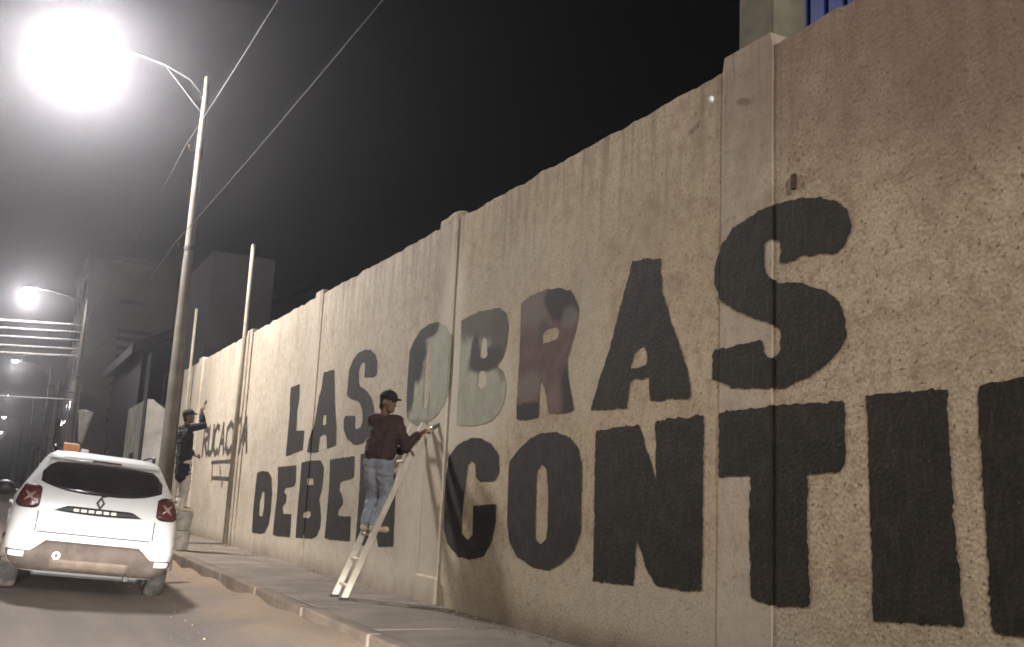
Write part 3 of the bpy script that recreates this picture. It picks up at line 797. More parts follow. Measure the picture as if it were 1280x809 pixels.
# low houses further on
rr = random.Random(3)
yy = 97.0
labs = ['low dark house just beyond the tall grey building', 'flat dark shop building further down the street', 'farther grey house near the lowest lamps', 'dim building near the end of the street', 'farthest building at the end of the street']
for q in range(5):
    w, d, h = 7.5, 16 + rr.random() * 6, 4.5 + rr.random() * 3.5
    t = tag(empty('street_house', (4.6 + rr.random() * .5, yy, 0.1)), labs[q], 'house', 'houses along the far street')
    MB().box((0, 0, 0), (w, d, h)).build('wall', M['dark_bld'] if q % 2 == 0 else M['grey_bld'], t)
    MB().box((-.2, -.2, h), (w + .2, d + .2, h + .25)).build('roof', M['grey_bld'], t)
    o = MB().box((-0.03, 2.0, 0.0), (-0.006, 3.2, 2.2)).build('door', M['slat'], t)
    for u in range(3):
        bwin(t, 1.0 + u * 2.1, 2.2 + u * 2.1, 0.0, 1.3, 2.6)
        o = MB().box((-0.03, 4.4 + u * 3.6, 1.1), (-0.006, 6.2 + u * 3.6, 2.5)).build('window', M['slat'], t)
        MB().box((-0.045, 4.5 + u * 3.6, 1.2), (-0.033, 6.1 + u * 3.6, 2.4)).build('pane', M['glass_dark'], o)
    yy += d + 4 + rr.random() * 8

# ------------------------------------------------------------------ the white car
def car_paint():
    t = NT('white_car_paint')
    p = t.pos(True)
    sx = t.n('ShaderNodeSeparateXYZ')
    t.l(p, sx.inputs[0])
    col = t.mix(t.ramp(t.noise(p, 3, 5), 0.3, 0.7), (0.80, 0.79, 0.78), (0.85, 0.84, 0.83))
    # road dust, heavier low down
    dz = t.math('ADD', sx.outputs[2], t.math('MULTIPLY', t.math('SUBTRACT', t.noise(p, 6, 5, 0.7), 0.5), 0.5))
    col = t.mix(t.ramp(dz, 0.35, 0.7, 0.25, 0.0), col, (0.42, 0.35, 0.27))
    t.b.inputs['Coat Weight'].default_value = 0.5
    t.b.inputs['Coat Roughness'].default_value = 0.12
    return t.done(col, 0.38, 0.45)
M['car'] = car_paint()
M['plastic'] = plain('dusty_grey_plastic', (0.105, 0.082, 0.068), 0.7, 0.35, 0, 0.25, 5, 0.1, 80, True, (0.16, 0.122, 0.095))
M['blackp'] = plain('black_plastic', (0.022, 0.021, 0.021), 0.5, 0.4, 0, 0.2, 6, 0.05)
M['carglass'] = plain('tinted_car_glass', (0.035, 0.03, 0.028), 0.10, 0.5, 0, 0.2, 4, 0)
M['tyre'] = plain('tyre_rubber', (0.03, 0.028, 0.026), 0.85, 0.2, 0, 0.2, 8, 0.2, 50, True, (0.12, 0.09, 0.07))
M['rim'] = plain('alloy_rim', (0.5, 0.5, 0.5), 0.35, 0.5, 0.8, 0.1, 5, 0)
M['redlens'] = plain('red_tail_lens', (0.10, 0.03, 0.026), 0.2, 0.5, 0, 0.2, 20, 0.2, 40)
M['clearlens'] = plain('pale_pink_lens', (0.42, 0.27, 0.235), 0.2, 0.5, 0, 0.1, 20, 0)
M['reflector'] = plain('bright_reflector', (0.9, 0.86, 0.82), 0.25, 0.6, 0, 0.03, 20, 0)
M['amber'] = plain('amber_plastic', (0.62, 0.26, 0.09), 0.4, 0.4, 0, 0.15, 8, 0)
M['skid'] = plain('dusty_skid_plate', (0.17, 0.13, 0.10), 0.7, 0.3, 0, 0.2, 6, 0.1)
M['silver'] = plain('silver_trim', (0.55, 0.5, 0.44), 0.4, 0.5, 0.5, 0.1, 8, 0)
SL = [  # z, half width, rear y, front y
    (0.24, 0.74, 0.20, 4.00), (0.32, 0.83, 0.07, 4.18), (0.42, 0.885, 0.015, 4.28), (0.55, 0.90, 0.0, 4.32), (0.66, 0.902, 0.02, 4.32),
    (0.74, 0.90, 0.055, 4.30), (0.86, 0.897, 0.075, 4.26), (0.97, 0.888, 0.09, 4.10), (1.03, 0.875, 0.105, 3.45), (1.08, 0.862, 0.12, 3.12),
    (1.16, 0.83, 0.15, 2.95), (1.28, 0.765, 0.215, 2.70), (1.40, 0.70, 0.285, 2.46), (1.50, 0.645, 0.35, 2.26), (1.56, 0.605, 0.42, 2.12), (1.595, 0.545, 0.53, 1.98), (1.612, 0.43, 0.72, 1.80)]
def sl(z):
    z = max(SL[0][0], min(SL[-1][0], z))
    for a, b in zip(SL[:-1], SL[1:]):
        if a[0] <= z <= b[0]:
            t = (z - a[0]) / (b[0] - a[0])
            return tuple(a[i] + (b[i] - a[i]) * t for i in range(1, 4))
RR = 0.17
def surf(x, z):
    w, yr, yf = sl(z)
    e = abs(x) - (w - RR)
    if e <= 0: return yr + 0.03 * (x / w) ** 2
    e = min(e, RR * 0.985)
    return yr + 0.03 * (x / w) ** 2 + RR - math.sqrt(RR * RR - e * e)
def patch(name, x0, x1, zb, zt, off, mt, parent, nx=20, nz=8, thick=0.012):
    zb_ = zb if callable(zb) else (lambda x: zb)
    zt_ = zt if callable(zt) else (lambda x: zt)
    front, back, fs = [], [], []
    for i in range(nx + 1):
        x = x0 + (x1 - x0) * i / nx
        for j in range(nz + 1):
            z = zb_(x) + (zt_(x) - zb_(x)) * j / nz
            w = sl(z)[0] - 0.012
            xx = max(-w, min(w, x))
            y = surf(xx, z)
            front.append((xx, y - off, z))
            back.append((xx, y - off + thick + 0.02, z))
    n = len(front)
    for i in range(nx):
        for j in range(nz):
            a = i * (nz + 1) + j
            fs.append((a, a + nz + 1, a + nz + 2, a + 1))
            fs.append((a + n, a + 1 + n, a + nz + 2 + n, a + nz + 1 + n))
    rim = [i * (nz + 1) for i in range(nx + 1)] + [nx * (nz + 1) + j for j in range(1, nz + 1)] + [i * (nz + 1) + nz for i in range(nx - 1, -1, -1)] + [j for j in range(nz - 1, 0, -1)]
    for a, b in zip(rim, rim[1:] + rim[:1]): fs.append((a, b, b + n, a + n))
    return MB().add(front + back, fs).build(name, mt, parent, True)

CARX, CARY = 1.06, 12.35
car = empty('parked_car', (CARX, CARY, road_z(CARX)))
car.rotation_euler = (0, math.radians(4.3), math.radians(-1.0))
tag(car, 'white compact suv seen from behind beside the pavement', 'car')
# body shell
vs, fs = [], []
zz = []
for a, b in zip(SL[:-1], SL[1:]):
    for k in range(3): zz.append(a[0] + (b[0] - a[0]) * k / 3)
zz.append(SL[-1][0])
def ring(z):
    w, yr, yf = sl(z)
    r2 = min(0.5, (yf - yr) * 0.3)
    p = []
    NX = 22
    for i in range(NX + 1):
        x = -w + RR * 0.0 + (2 * w) * i / NX
        p.append((x, surf(x, z) if abs(x) < w * 0.999 else yr + 0.03 + RR, z))
    for k in range(1, 13): p.append((w, yr + RR + 0.03 + (yf - r2 - yr - RR - 0.03) * k / 12, z))
    for k in range(1, 7):
        c = math.pi / 2 * k / 6
        p.append((w - r2 * 0.9 * (1 - math.cos(c)), yf - r2 + r2 * math.sin(c), z))
    for k in range(6, 0, -1):
        c = math.pi / 2 * k / 6
        p.append((-(w - r2 * 0.9 * (1 - math.cos(c))), yf - r2 + r2 * math.sin(c), z))
    for k in range(12, 0, -1): p.append((-w, yr + RR + 0.03 + (yf - r2 - yr - RR - 0.03) * k / 12, z))
    return p
rings = [ring(z) for z in zz]
n = len(rings[0])
for r_ in rings: vs += r_
for j in range(len(rings) - 1):
    for k in range(n): fs.append((j * n + k, j * n + (k + 1) % n, (j + 1) * n + (k + 1) % n, (j + 1) * n + k))
fs.append(tuple(range(n - 1, -1, -1)))
c0 = len(vs)
vs.append((0, (rings[-1][0][1] + rings[-1][30][1]) / 2, 1.62))
for k in range(n): fs.append(((len(rings) - 1) * n + k, (len(rings) - 1) * n + (k + 1) % n, c0))
MB().add(vs, fs).build('body', M['car'], car, True)
# rear glass, with rounded lower edge
patch('rear_window', -0.66, 0.66, lambda x: 1.13 + 0.10 * (abs(x) / 0.66) ** 3, lambda x: 1.485 - 0.025 * (abs(x) / 0.66) ** 2 - 0.12 * max(0, (abs(x) - 0.56) / 0.10), 0.006, M['carglass'], car)
patch('spoiler', -0.63, 0.63, 1.50, 1.555, 0.07, M['car'], car, 20, 3)
MB().box((-0.16, 0.27, 1.505), (0.16, 0.29, 1.525)).build('brake_light', M['redlens'], car)
MB().tube([(0.0, 0.125, 1.12), (0.22, 0.165, 1.18), (0.42, 0.20, 1.24)], 0.011, 6).build('rear_wiper', M['blackp'], car)
# tailgate seam
patch('tailgate_seam', -0.6, 0.6, lambda x: 0.672 - 0.0 * x, lambda x: 0.684, 0.003, M['blackp'], car, 20, 1)
for s in (-1, 1):
    MB().tube([(s * 0.625, surf(s * 0.625, z) - 0.0005, z) for z in (0.68, 0.78, 0.90)], 0.006, 5).build('tailgate_seam', M['blackp'], car)
# tail lamps with a light cross
for s in (-1, 1):
    a, b = (0.635, 0.868) if s > 0 else (-0.868, -0.635)
    tl = patch('tail_light', a, b, lambda x: 0.935 + 0.05 * abs((abs(x) - .75) / .12) ** 4, lambda x: 1.175 - 0.05 * abs((abs(x) - .75) / .12) ** 4, 0.02, M['redlens'], car, 16, 8)
    cx = s * 0.742
    for d in (-1, 1):
        pts = [(cx + q * 0.052, surf(cx + q * 0.052, 1.055 + d * q * 0.052) - 0.028, 1.055 + d * q * 0.052) for q in (-1, -.5, 0, .5, 1)]
        MB().tube(pts, [0.004, 0.013, 0.018, 0.013, 0.004], 6).build('light_bar', M['clearlens'], tl)
    patch('lamp_rim', a - 0.01, b + 0.008, lambda x: 0.922 + 0.05 * abs((abs(x) - .75) / .13) ** 4, lambda x: 1.188 - 0.05 * abs((abs(x) - .75) / .13) ** 4, 0.012, M['blackp'], tl, 16, 6)
# garnish bar with number plate recess
gb = patch('garnish_bar', -0.47, 0.47, lambda x: 0.905 + 0.02 * (abs(x) / .47) ** 2, lambda x: 0.985 - 0.065 * max(0, (abs(x) - .36) / .11), 0.022, M['blackp'], car, 20, 3)
for q, x in enumerate((-0.27, -0.19, -0.11, -0.03, 0.05, 0.13)):
    MB().box((x, surf(x, .945) - 0.032, 0.932), (x + 0.055, surf(x, .945) - 0.024, 0.962)).build('badge_mark', M['silver'], gb)
# diamond emblem
d0 = [(0, 0.075), (0.048, 0), (0, -0.075), (-0.048, 0)]
d1 = [(0, 0.042), (0.024, 0), (0, -0.042), (-0.024, 0)]
ev = []
for yo in (-0.028, -0.008):
    for q in d0 + d1: ev.append((q[0], surf(q[0], 1.05 + q[1]) + yo, 1.05 + q[1]))
ef = []
for k in range(4):
    k2 = (k + 1) % 4
    ef += [(k, k2, 4 + k2, 4 + k), (8 + k, 12 + k, 12 + k2, 8 + k2), (k, 8 + k, 8 + k2, k2), (4 + k, 4 + k2, 12 + k2, 12 + k)]
MB().add(ev, ef).build('emblem', M['slat'], car)
# lower bumper in bare plastic: stepped upper edge
def bt(x):
    ax = abs(x)
    return 0.595 - 0.125 * min(1, max(0, (ax - 0.50) / 0.13))
bp = patch('bumper', -0.885, 0.885, 0.25, bt, 0.014, M['plastic'], car, 36, 8)
patch('skid_plate', -0.42, 0.42, 0.28, 0.40, 0.022, M['skid'], bp, 16, 3)
for s in (-1, 1):
    a, b = (0.69, 0.85) if s > 0 else (-0.85, -0.69)
    patch('reflector', a, b, 0.395, 0.455, 0.024, M['reflector'], bp, 8, 2)
MB().tube([(-0.36, -0.045, 0.44), (-0.36, 0.05, 0.44)], 0.042, 14).build('tow_cover', M['reflector'], bp)
MB().tube([(-0.36, -0.050, 0.44), (-0.36, -0.046, 0.44)], 0.022, 12).build('tow_eye', M['blackp'], bp)
MB().box((-0.58, 0.25, 0.19), (0.58, 3.9, 0.30)).build('underbody', M['blackp'], car, False, 0.03)
MB().tube([(0.42, 0.12, 0.235), (0.42, 0.6, 0.235)], 0.028, 12).build('exhaust', M['blackp'], car)
# wheels
def wheel(x, y):
    w = MB()
    prof = [(0.21, -0.10), (0.30, -0.105), (0.335, -0.085), (0.345, -0.04), (0.345, 0.04), (0.335, 0.085), (0.30, 0.105), (0.21, 0.10)]
    vs, fs = [], []
    N = 32
    for k in range(N):
        c = 2 * math.pi * k / N
        for r_, xx in prof: vs.append((x + xx, y + r_ * math.cos(c), 0.345 + r_ * math.sin(c)))
    P = len(prof)
    for k in range(N):
        for i in range(P): fs.append((k * P + i, ((k + 1) % N) * P + i, ((k + 1) % N) * P + (i + 1) % P, k * P + (i + 1) % P))
    ty = w.add(vs, fs).build('wheel', M['tyre'], car, True)
    sg = 1 if x > 0 else -1
    MB().tube([(x - sg * 0.06, y, 0.345), (x + sg * 0.075, y, 0.345)], 0.212, 28).build('rim', M['rim'], ty)
    for q in range(5):
        c = 2 * math.pi * q / 5
        MB().tube([(x + sg * 0.085, y, 0.345), (x + sg * 0.085, y + 0.2 * math.cos(c), 0.345 + 0.2 * math.sin(c))], 0.022, 6).build('spoke', M['rim'], ty)
    # arch moulding
    pts = [(sg * 0.897, y + 0.42 * math.cos(c), 0.36 + 0.42 * math.sin(c)) for c in [math.pi * k / 14 for k in range(15)]]
    MB().tube(pts, 0.035, 8).build('wheel_arch', M['plastic'], car, True)
    disc = [(sg * 0.903, y, 0.36)] + [(sg * 0.903, y + 0.40 * math.cos(c), 0.36 + 0.40 * math.sin(c)) for c in [2 * math.pi * k / 28 for k in range(28)]]
    return ty
for x in (-0.80, 0.80):
    for y in (0.72, 3.38): wheel(x, y)
# side glass, mirrors, rails, handles
for s in (-1, 1):
    for (y0, y1) in ((0.62, 1.25), (1.30, 2.05), (2.10, 2.72)):
        v2 = []
        for z, sh in ((1.10, 0.0), (1.27, 0.0), (1.44, 0.0)):
            w = sl(z)[0] + 0.006
            for y in (y0 + (0.1 if y0 < 1 else 0) * (z - 1.1) / .34, y1 - (0.42 if y1 > 2.5 else 0) * (z - 1.1) / .34): v2.append((s * w, y, z))
        MB().add(v2, [(0, 1, 3, 2), (2, 3, 5, 4)]).build('side_window', M['carglass'], car)
    mi = MB().ball((s * 1.02, 2.62, 1.09), (0.13, 0.08, 0.10), 14, 10).build('mirror', M['blackp'], car, True)
    MB().tube([(s * 0.84, 2.66, 1.05), (s * 0.98, 2.63, 1.06)], 0.03, 8).build('stalk', M['blackp'], mi)
    MB().tube([(s * 0.56, 0.75, 1.60), (s * 0.57, 0.85, 1.655), (s * 0.58, 1.3, 1.665), (s * 0.57, 1.8, 1.655), (s * 0.55, 1.95, 1.59)], 0.019, 8).build('roof_rail', M['blackp'], car, True)
    for y in (1.45, 2.3): MB().tube([(s * 0.90, y, 0.93), (s * 0.925, y + 0.05, 0.935), (s * 0.925, y + 0.15, 0.935), (s * 0.90, y + 0.2, 0.93)], 0.014, 6).build('door_handle', M['car'], car)
MB().tube([(0.0, 0.95, 1.61), (0.03, 0.75, 1.70)], 0.008, 6).build('antenna', M['blackp'], car)
rs = MB().box((-0.48, 1.02, 1.61), (-0.29, 1.16, 1.715)).build('roof_sign', M['amber'], car, False, 0.02)
MB().box((-0.27, 1.05, 1.62), (-0.18, 1.15, 1.665)).build('white_end', M['reflector'], rs, False, 0.015)

# ------------------------------------------------------------------ people
M['skin'] = plain('skin', (0.15, 0.085, 0.058), 0.55, 0.35, 0, 0.12, 12, 0.05)
M['jacket'] = plain('dark_brown_jacket', (0.048, 0.030, 0.026), 0.85, 0.2, 0, 0.3, 5, 0.3, 90)
M['jeans'] = plain('washed_blue_jeans', (0.25, 0.265, 0.29), 0.9, 0.15, 0, 0.32, 3.5, 0.3, 150)
M['shoe'] = plain('tan_shoe', (0.45, 0.38, 0.27), 0.7, 0.3, 0, 0.2, 8, 0.1)
M['capcloth'] = plain('black_cap_cloth', (0.022, 0.02, 0.02), 0.85, 0.2, 0, 0.2, 10, 0.1)
M['hair'] = plain('black_hair', (0.012, 0.010, 0.009), 0.6, 0.4, 0, 0.2, 30, 0.4, 120)
M['coat'] = plain('black_coat', (0.022, 0.021, 0.022), 0.85, 0.2, 0, 0.3, 5, 0.3, 90)
M['paletrs'] = plain('pale_work_trousers', (0.50, 0.45, 0.38), 0.9, 0.15, 0, 0.2, 4, 0.3, 120)
M['eye'] = plain('eye_dark', (0.02, 0.015, 0.012), 0.2, 0.5, 0, 0, 5, 0)

def fuse(mb, name, mt, parent, voxel=0.012, smooth=4, wrinkle=0.0, seed=0.0):
    """melt overlapping limbs into one continuous surface"""
    me = bpy.data.meshes.new(name + '_raw')
    me.from_pydata(mb.v, [], mb.f)
    bm = bmesh.new()
    bm.from_mesh(me)
    bmesh.ops.recalc_face_normals(bm, faces=bm.faces)
    bm.to_mesh(me)
    bm.free()
    o = bpy.data.objects.new('tmp', me)
    COL.objects.link(o)
    r = o.modifiers.new('r', 'REMESH')
    r.mode = 'VOXEL'
    r.voxel_size = voxel
    s = o.modifiers.new('s', 'SMOOTH')
    s.iterations = smooth
    s.factor = 0.6
    dg = bpy.context.evaluated_depsgraph_get()
    m2 = bpy.data.meshes.new_from_object(o.evaluated_get(dg))
    bpy.data.objects.remove(o)
    bpy.data.meshes.remove(me)
    if wrinkle:
        nr = [v.normal.copy() for v in m2.vertices]
        for v, q in zip(m2.vertices, nr):
            p = v.co
            a = noise.noise(Vector((p.x * 9 + seed, p.y * 9, p.z * 16))) + 0.5 * noise.noise(Vector((p.x * 22, p.y * 22 + seed, p.z * 34)))
            v.co = p + q * (wrinkle * a)
    for p in m2.polygons: p.use_smooth = True
    m2.materials.clear()
    m2.materials.append(mt)
    m2.name = name
    b = bpy.data.objects.new(name, m2)
    COL.objects.link(b)
    b.parent = parent
    return b

def hand_fingers(mb, wrist, tip, side, curl, r=0.0095):
    """palm, four unequal fingers and a thumb, from wrist towards tip, bending towards 'curl'"""
    w, t_, c = Vector(wrist), Vector(tip), Vector(curl).normalized()
    d = (t_ - w).normalized()
    s = d.cross(c).normalized() * side
    c = s.cross(d).normalized() * side
    pal = w + d * 0.085
    for k in range(4):
        o = (k - 1.5) * 0.021
        mb.limb(w + s * o * 0.6, pal + s * o, 0.019, 0.015, 8)
        L = (0.068, 0.078, 0.072, 0.055)[k]
        a = pal + s * o
        b = a + (d * 0.75 + c * 0.5).normalized() * L * 0.5
        e = b + (d * 0.2 + c * 0.95).normalized() * L * 0.55
        mb.limb(a, b, r, r * 0.95, 8)
        mb.limb(b, e, r * 0.95, r * 0.8, 8)
    th = w + d * 0.035 - s * 0.034
    b = th + (d * 0.55 - s * 0.6 + c * 0.45).normalized() * 0.042
    mb.limb(w + d * 0.01 - s * 0.01, th, 0.018, 0.013, 8)
    mb.limb(th, b, 0.0125, 0.011, 8)
    mb.limb(b, b + (d * 0.8 + c * 0.6).normalized() * 0.032, 0.011, 0.009, 8)

def person(J, base, look, face_up, mats, label, brim, hem, group=None, jwr=1.0, long_coat=False):
    V = {k: Vector(v) - Vector(base) for k, v in J.items()}
    t = empty('person', base)
    tag(t, label, 'person', group)
    look = Vector(look).normalized()
    rt = look.cross(Vector((0, 0, 1))).normalized()
    up = rt.cross(look).normalized()
    rot = Matrix((rt, look, up)).transposed()
    def H(x, y, z): return V['head'] + rot @ Vector((x, y, z))
    sh_ax = (V['rsh'] - V['lsh']).normalized()
    hip_ax = (V['rhip'] - V['lhip']).normalized()
    # ---- body: one continuous surface
    b = MB()
    b.ball(V['head'] + up * 0.02, (0.074, 0.094, 0.10), 18, 14, rot)
    b.limb(H(0, 0.045, -0.075), H(0, 0.03, -0.03), 0.045, 0.06)
    b.limb(H(0, 0.090, -0.005), H(0, 0.104, -0.026), 0.011, 0.016, 8)
    b.ball(H(0, 0.088, -0.062), (0.024, 0.012, 0.010), 10, 8, rot)
    b.ball(H(0, 0.078, -0.098), (0.022, 0.018, 0.016), 10, 8, rot)
    for s in (-1, 1):
        b.ball(H(s * 0.078, -0.008, -0.012), (0.012, 0.022, 0.034), 10, 8, rot)
        b.ball(H(s * 0.034, 0.078, 0.028), (0.022, 0.016, 0.009), 8, 6, rot)
    b.limb(H(0, -0.015, -0.06), V['neck'] - Vector((0, 0, 0.03)), 0.054, 0.058)
    b.limb(V['neck'] - Vector((0, 0, 0.02)), V['chest'], 0.055, 0.085)
    b.limb(V['lsh'], V['rsh'], 0.045, 0.045)
    b.limb(V['chest'], V['pel'], 0.088, 0.088)
    for s, ax in (('r', 1), ('l', -1)):
        b.limb(V[s + 'sh'], V[s + 'el'], 0.04, 0.034)
        b.limb(V[s + 'el'], V[s + 'wr'], 0.035, 0.026)
        b.limb(V[s + 'hip'], V[s + 'kn'], 0.078, 0.055)
        b.limb(V[s + 'kn'], V[s + 'an'], 0.052, 0.038)
        toe = V[s + 'an'] + Vector(J_TOE[label][0]) * 0.15 + Vector((0, 0, -0.045))
        b.limb(V[s + 'an'] + Vector((0, 0, -0.02)), toe, 0.036, 0.028)
        hand_fingers(b, V[s + 'wr'], V[s + 'ha'], ax, J_CURL[label][0 if s == 'r' else 1])
    body = fuse(b, 'body', mats['skin'], t, 0.0085, 3)
    # ---- jacket
    g = MB()
    g.limb(V['neck'] - Vector((0, 0, 0.045)), V['chest'], 0.078, 0.125)
    g.limb(V['lsh'], V['rsh'], 0.07, 0.07)
    for q in (-1, 0, 1):
        c0 = V['chest'] + sh_ax * 0.06 * q
        c1 = V['pel'] + hip_ax * 0.055 * q
        end = c1 + (c1 - c0).normalized() * hem
        g.limb(c0, end, 0.112, 0.108 + (0.03 if long_coat else 0.022))
    for s in ('r', 'l'):
        g.limb(V[s + 'sh'], V[s + 'el'], 0.070 * jwr, 0.060 * jwr)
        wr = V[s + 'el'].lerp(V[s + 'wr'], 0.93)
        g.limb(V[s + 'el'], wr, 0.060 * jwr, 0.046 * jwr)
    fuse(g, 'jacket', mats['top'], t, 0.011, 4, 0.014, 3.0)
    # ---- trousers
    g = MB()
    g.limb(V['rhip'], V['lhip'], 0.104, 0.104)
    g.limb(V['pel'] + Vector((0, 0, -0.01)), V['rhip'].lerp(V['lhip'], .5), 0.095, 0.10)
    for s in ('r', 'l'):
        g.limb(V[s + 'hip'], V[s + 'kn'], 0.108, 0.080)
        g.limb(V[s + 'kn'], V[s + 'an'] + Vector((0, 0, 0.0)), 0.080, 0.066)
    fuse(g, 'trousers', mats['bottom'], t, 0.011, 4, 0.015, 8.0)
    # ---- shoes
    for s in ('r', 'l'):
        g = MB()
        an = V[s + 'an']
        fd = Vector(J_TOE[label][0])
        g.limb(an + Vector((0, 0, -0.02)), an + fd * -0.03 + Vector((0, 0, -0.042)), 0.046, 0.043)
        g.limb(an + fd * -0.03 + Vector((0, 0, -0.046)), an + fd * 0.17 + Vector((0, 0, -0.054)), 0.042, 0.036)
        sh = fuse(g, 'shoe', mats['shoe'], t, 0.009, 3)
    # ---- hair and cap
    g = MB()
    g.ball(V['head'] + up * 0.03 - look * 0.014, (0.080, 0.094, 0.094), 16, 12, rot)
    g.ball(H(0, -0.045, -0.045), (0.07, 0.05, 0.06), 12, 10, rot)
    hr = fuse(g, 'hair', mats['hair'], t, 0.009, 2, 0.004, 5.0)
    g = MB()
    n = 20
    cv, cf = [], []
    for j in range(7):
        th = math.pi / 2 * j / 6
        for k in range(n):
            ph = 2 * math.pi * k / n
            cv.append(H(0.093 * math.cos(th) * math.cos(ph), 0.108 * math.cos(th) * math.sin(ph), 0.052 + 0.088 * math.sin(th)))
    for j in range(6):
        for k in range(n): cf.append((j * n + k, j * n + (k + 1) % n, (j + 1) * n + (k + 1) % n, (j + 1) * n + k))
    cf.append(tuple(range(n - 1, -1, -1)))
    cp = g.add(cv, cf).build('cap', mats['cap'], t, True)
    bv, bf = [], []
    m_ = 11
    for zt in (0.0, -0.008):
        for k in range(m_):
            c = math.pi * (0.12 + 0.76 * k / (m_ - 1))
            bv.append(H(0.09 * math.cos(c), 0.09 * math.sin(c) + 0.005, 0.060 + zt))
        for k in range(m_):
            c = math.pi * (0.12 + 0.76 * k / (m_ - 1))
            bv.append(H(0.088 * math.cos(c), 0.09 * math.sin(c) + brim * math.sin(c) ** 1.5, 0.048 + zt - 0.012 * abs(math.cos(c))))
    for k in range(m_ - 1):
        bf += [(k, k + 1, m_ + k + 1, m_ + k), (2 * m_ + k, 3 * m_ + k, 3 * m_ + k + 1, 2 * m_ + k + 1), (m_ + k, m_ + k + 1, 3 * m_ + k + 1, 3 * m_ + k)]
    MB().add(bv, bf).build('brim', mats['cap'], cp, True)
    MB().ball(H(0, 0, 0.142), 0.009, 8, 6).build('button', mats['cap'], cp, True)
    for s in (-1, 1): MB().ball(H(s * 0.033, 0.083, 0.012), 0.0105, 8, 6).build('eye', M['eye'], body, True)
    return t

L1 = 'man in brown jacket, blue jeans and black cap painting from a ladder'
L2 = 'person in long black coat painting from stacked white buckets by the lamp pole'
J_TOE = {L1: [(0.92, 0.38, 0)], L2: [(0.95, -0.3, 0)]}
J_CURL = {L1: [(0.2, -0.3, -0.9), (0.5, -0.5, -0.6)], L2: [(0.8, 0, -0.5), (0.8, 0, -0.5)]}
P1 = {'head': (3.8, 10.45, 2.272), 'neck': (3.795, 10.51, 2.133), 'chest': (3.795, 10.496, 1.97), 'rsh': (3.91, 10.42, 2.075), 'lsh': (3.69, 10.585, 2.08),
      'pel': (3.745, 10.46, 1.67), 'rhip': (3.79, 10.41, 1.60), 'lhip': (3.70, 10.51, 1.60), 'rkn': (3.89, 10.55, 1.24), 'lkn': (3.80, 10.71, 1.24),
      'ran': (3.765, 10.50, 0.938), 'lan': (3.725, 10.68, 0.938), 'rel': (4.00, 10.34, 1.786), 'rwr': (4.13, 10.325, 1.94), 'rha': (4.21, 10.31, 1.985),
      'lel': (3.86, 10.70, 1.80), 'lwr': (4.03, 10.50, 1.74), 'lha': (4.11, 10.45, 1.755)}
person(P1, (3.75, 10.55, 0.885), (0.62, -0.78, -0.10), 0, {'skin': M['skin'], 'top': M['jacket'], 'bottom': M['jeans'], 'shoe': M['shoe'], 'hair': M['hair'], 'cap': M['capcloth']}, L1, 0.075, -0.035)
bx, by = 3.0, 18.5
P2 = {'head': (2.985, 18.48, 2.47), 'neck': (2.97, 18.5, 2.33), 'chest': (2.965, 18.5, 2.15), 'rsh': (3.05, 18.36, 2.27), 'lsh': (2.93, 18.68, 2.26),
      'pel': (2.98, 18.5, 1.74), 'rhip': (3.0, 18.42, 1.68), 'lhip': (2.98, 18.59, 1.68), 'rkn': (3.05, 18.42, 1.27), 'lkn': (3.03, 18.60, 1.27),
      'ran': (3.0, 18.42, 0.90), 'lan': (2.99, 18.60, 0.90), 'rel': (3.22, 18.30, 2.32), 'rwr': (3.19, 18.4, 2.54), 'rha': (3.18, 18.43, 2.62),
      'lel': (3.0, 18.74, 1.98), 'lwr': (3.16, 18.66, 1.82), 'lha': (3.24, 18.62, 1.80)}
person(P2, (3.0, 18.5, 0.81), (0.9, -0.42, 0.12), 0, {'skin': M['skin'], 'top': M['coat'], 'bottom': M['paletrs'], 'shoe': M['shoe'], 'hair': M['hair'], 'cap': M['capcloth']}, L2, 0.07, 0.30, None, 1.0, True)

# ------------------------------------------------------------------ ladder, step stool, brushes
ld = tag(empty('ladder', (3.45, 10.615, 0.14)), 'pale aluminium ladder leaning on the wall under the man in jeans', 'ladder')
LX, LZ = 0.80, 1.93
def rail(yo):
    a, b = Vector((0.01, yo, 0.02)), Vector((LX, yo, LZ))
    d = (b - a).normalized()
    q = Vector((d.z, 0, -d.x))
    vs = []
    for p in (a, b):
        for (u, v) in ((-.034, -.016), (.034, -.016), (.034, .016), (-.034, .016)): vs.append(p + q * u + Vector((0, v, 0)))
    o = MB().add(vs, [(0, 1, 2, 3), (7, 6, 5, 4), (0, 4, 5, 1), (1, 5, 6, 2), (2, 6, 7, 3), (3, 7, 4, 0)]).build('rail', M['alu'], ld, False, 0.005, 1)
    MB().box((-0.045, yo - 0.026, 0.0), (0.055, yo + 0.026, 0.03)).build('rubber_foot', M['blackp'], o, False, 0.008, 1)
rail(-0.165)
rail(0.165)
for k in range(7):
    z = 0.148 + 0.27 * k
    x = 0.01 + (LX - 0.01) * (z - 0.02) / (LZ - 0.02)
    MB().tube([(x, -0.15, z), (x, 0.15, z)], 0.017, 10).build('rung', M['alu'], ld, True)
M['pail'] = plain('grubby_white_plastic', (0.36, 0.33, 0.28), 0.6, 0.3, 0, 0.15, 6, 0.05, 60, True, (0.2, 0.17, 0.13))
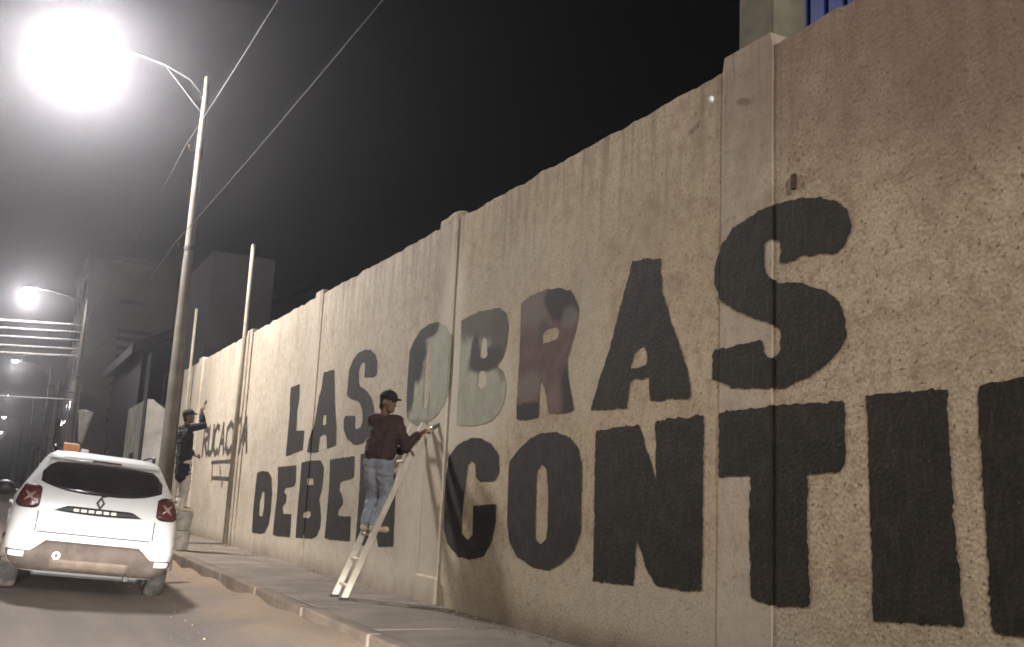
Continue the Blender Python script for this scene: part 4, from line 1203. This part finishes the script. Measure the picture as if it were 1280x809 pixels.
for k, lab in enumerate(('lower of two stacked white paint buckets under the person in black', 'upper of two stacked white paint buckets under the person in black')):
    bk = tag(empty('paint_bucket', (3.06 + 0.012 * k, 18.51, 0.143 + 0.335 * k)), lab, 'bucket', 'stacked paint buckets')
    MB().tube([(0, 0, 0), (0, 0, 0.02), (0, 0, 0.25), (0, 0, 0.30)], [0.135, 0.142, 0.162, 0.165], 24).build('pail', M['pail'], bk, True)
    for z in (0.245, 0.28): MB().tube([(0, 0, z), (0, 0, z + 0.012)], 0.172, 24).build('rim', M['pail'], bk)
    MB().tube([(0, 0, 0.302), (0, 0, 0.328), (0, 0, 0.331)], [0.174, 0.174, 0.16], 24).build('lid', M['pail'], bk)
    MB().tube([(0.0, 0.172 * math.cos(c), 0.26 - 0.10 * math.sin(c)) if False else (0.172 * math.sin(c) * -1.02, 0.172 * math.cos(c), 0.26 - 0.12 * math.sin(c)) for c in [math.pi * q / 10 for q in range(11)]], 0.004, 6).build('handle', M['galv'], bk)

M['wood'] = plain('brush_wood', (0.40, 0.22, 0.10), 0.6, 0.3)
M['bristle'] = plain('paint_soaked_bristle', (0.10, 0.10, 0.085), 0.7, 0.3)
def brush(a, b, lab):
    a, b = Vector(a), Vector(b)
    d = (b - a).normalized()
    t = tag(empty('paint_brush', a), lab, 'brush', 'paint brushes in hands')
    L = (b - a).length
    MB().tube([(0, 0, 0), d * L * .35, d * L * .62], [0.009, 0.012, 0.01], 8).build('handle', M['wood'], t, True)
    MB().tube([d * L * .6, d * L * .72], [0.02, 0.024], 10).build('ferrule', M['silver'], t)
    MB().tube([d * L * .71, d * L], [0.026, 0.016], 10).build('bristles', M['bristle'], t)
brush((4.14, 10.36, 1.90), (4.315, 10.16, 2.06), 'paint brush in the hand of the man in jeans')
brush((3.18, 18.41, 2.54), (3.25, 18.42, 2.78), 'paint brush raised by the person in the black coat')
# ------------------------------------------------------------------ loose stones and grit along the gutter
rg = random.Random(11)
gm = MB()
for k in range(1500):
    y = 5.5 + 22 * rg.random() ** 1.5
    x = 2.80 - abs(rg.gauss(0, 0.42))
    if x < 0.6: continue
    r = 0.005 + 0.011 * rg.random() ** 4
    z = road_z(x) + 0.012
    a = rg.random() * 3
    gm.add([(x + r * math.cos(a + q * 2.094), y + r * math.sin(a + q * 2.094), z) for q in range(3)] + [(x, y, z + r * 1.1)], [(0, 1, 3), (1, 2, 3), (2, 0, 3)])
for k in range(900):
    y = 3.5 + 22 * rg.random()
    x = 4.27 - abs(rg.gauss(0, 0.12))
    r = 0.006 + 0.014 * rg.random() ** 3
    a = rg.random() * 3
    gm.add([(x + r * math.cos(a + q * 2.094), y + r * math.sin(a + q * 2.094), 0.138) for q in range(3)] + [(x, y, 0.14 + r)], [(0, 1, 3), (1, 2, 3), (2, 0, 3)])
M['grit'] = plain('sandy_grit', (0.20, 0.15, 0.10), 0.9, 0.2, 0, 0.4, 30, 0, 60, False)
tag(gm.build('gravel', M['grit']), 'sandy grit and small stones along the gutter and wall foot', 'gravel', None, 'stuff')

# ------------------------------------------------------------------ haze volume added for the halo round the street lamps
hz = MB().box((-390, -80, -1.6), (430, 430, 19.6)).build('haze', M['grit'])
hm = bpy.data.materials.new('lamp_halo_haze')
hm.use_nodes = True
ht = hm.node_tree
ht.nodes.clear()
ho = ht.nodes.new('ShaderNodeOutputMaterial')
hv = ht.nodes.new('ShaderNodeVolumePrincipled')
hv.inputs['Color'].default_value = (0.90, 0.89, 0.93, 1)
hv.inputs['Density'].default_value = HAZE_DENSITY
hv.inputs['Anisotropy'].default_value = HAZE_ANISO
ht.links.new(hv.outputs[0], ho.inputs['Volume'])
hz.data.materials.clear()
hz.data.materials.append(hm)
tag(hz, 'thin haze added to give the street lamps their halo', 'haze', None, 'stuff')
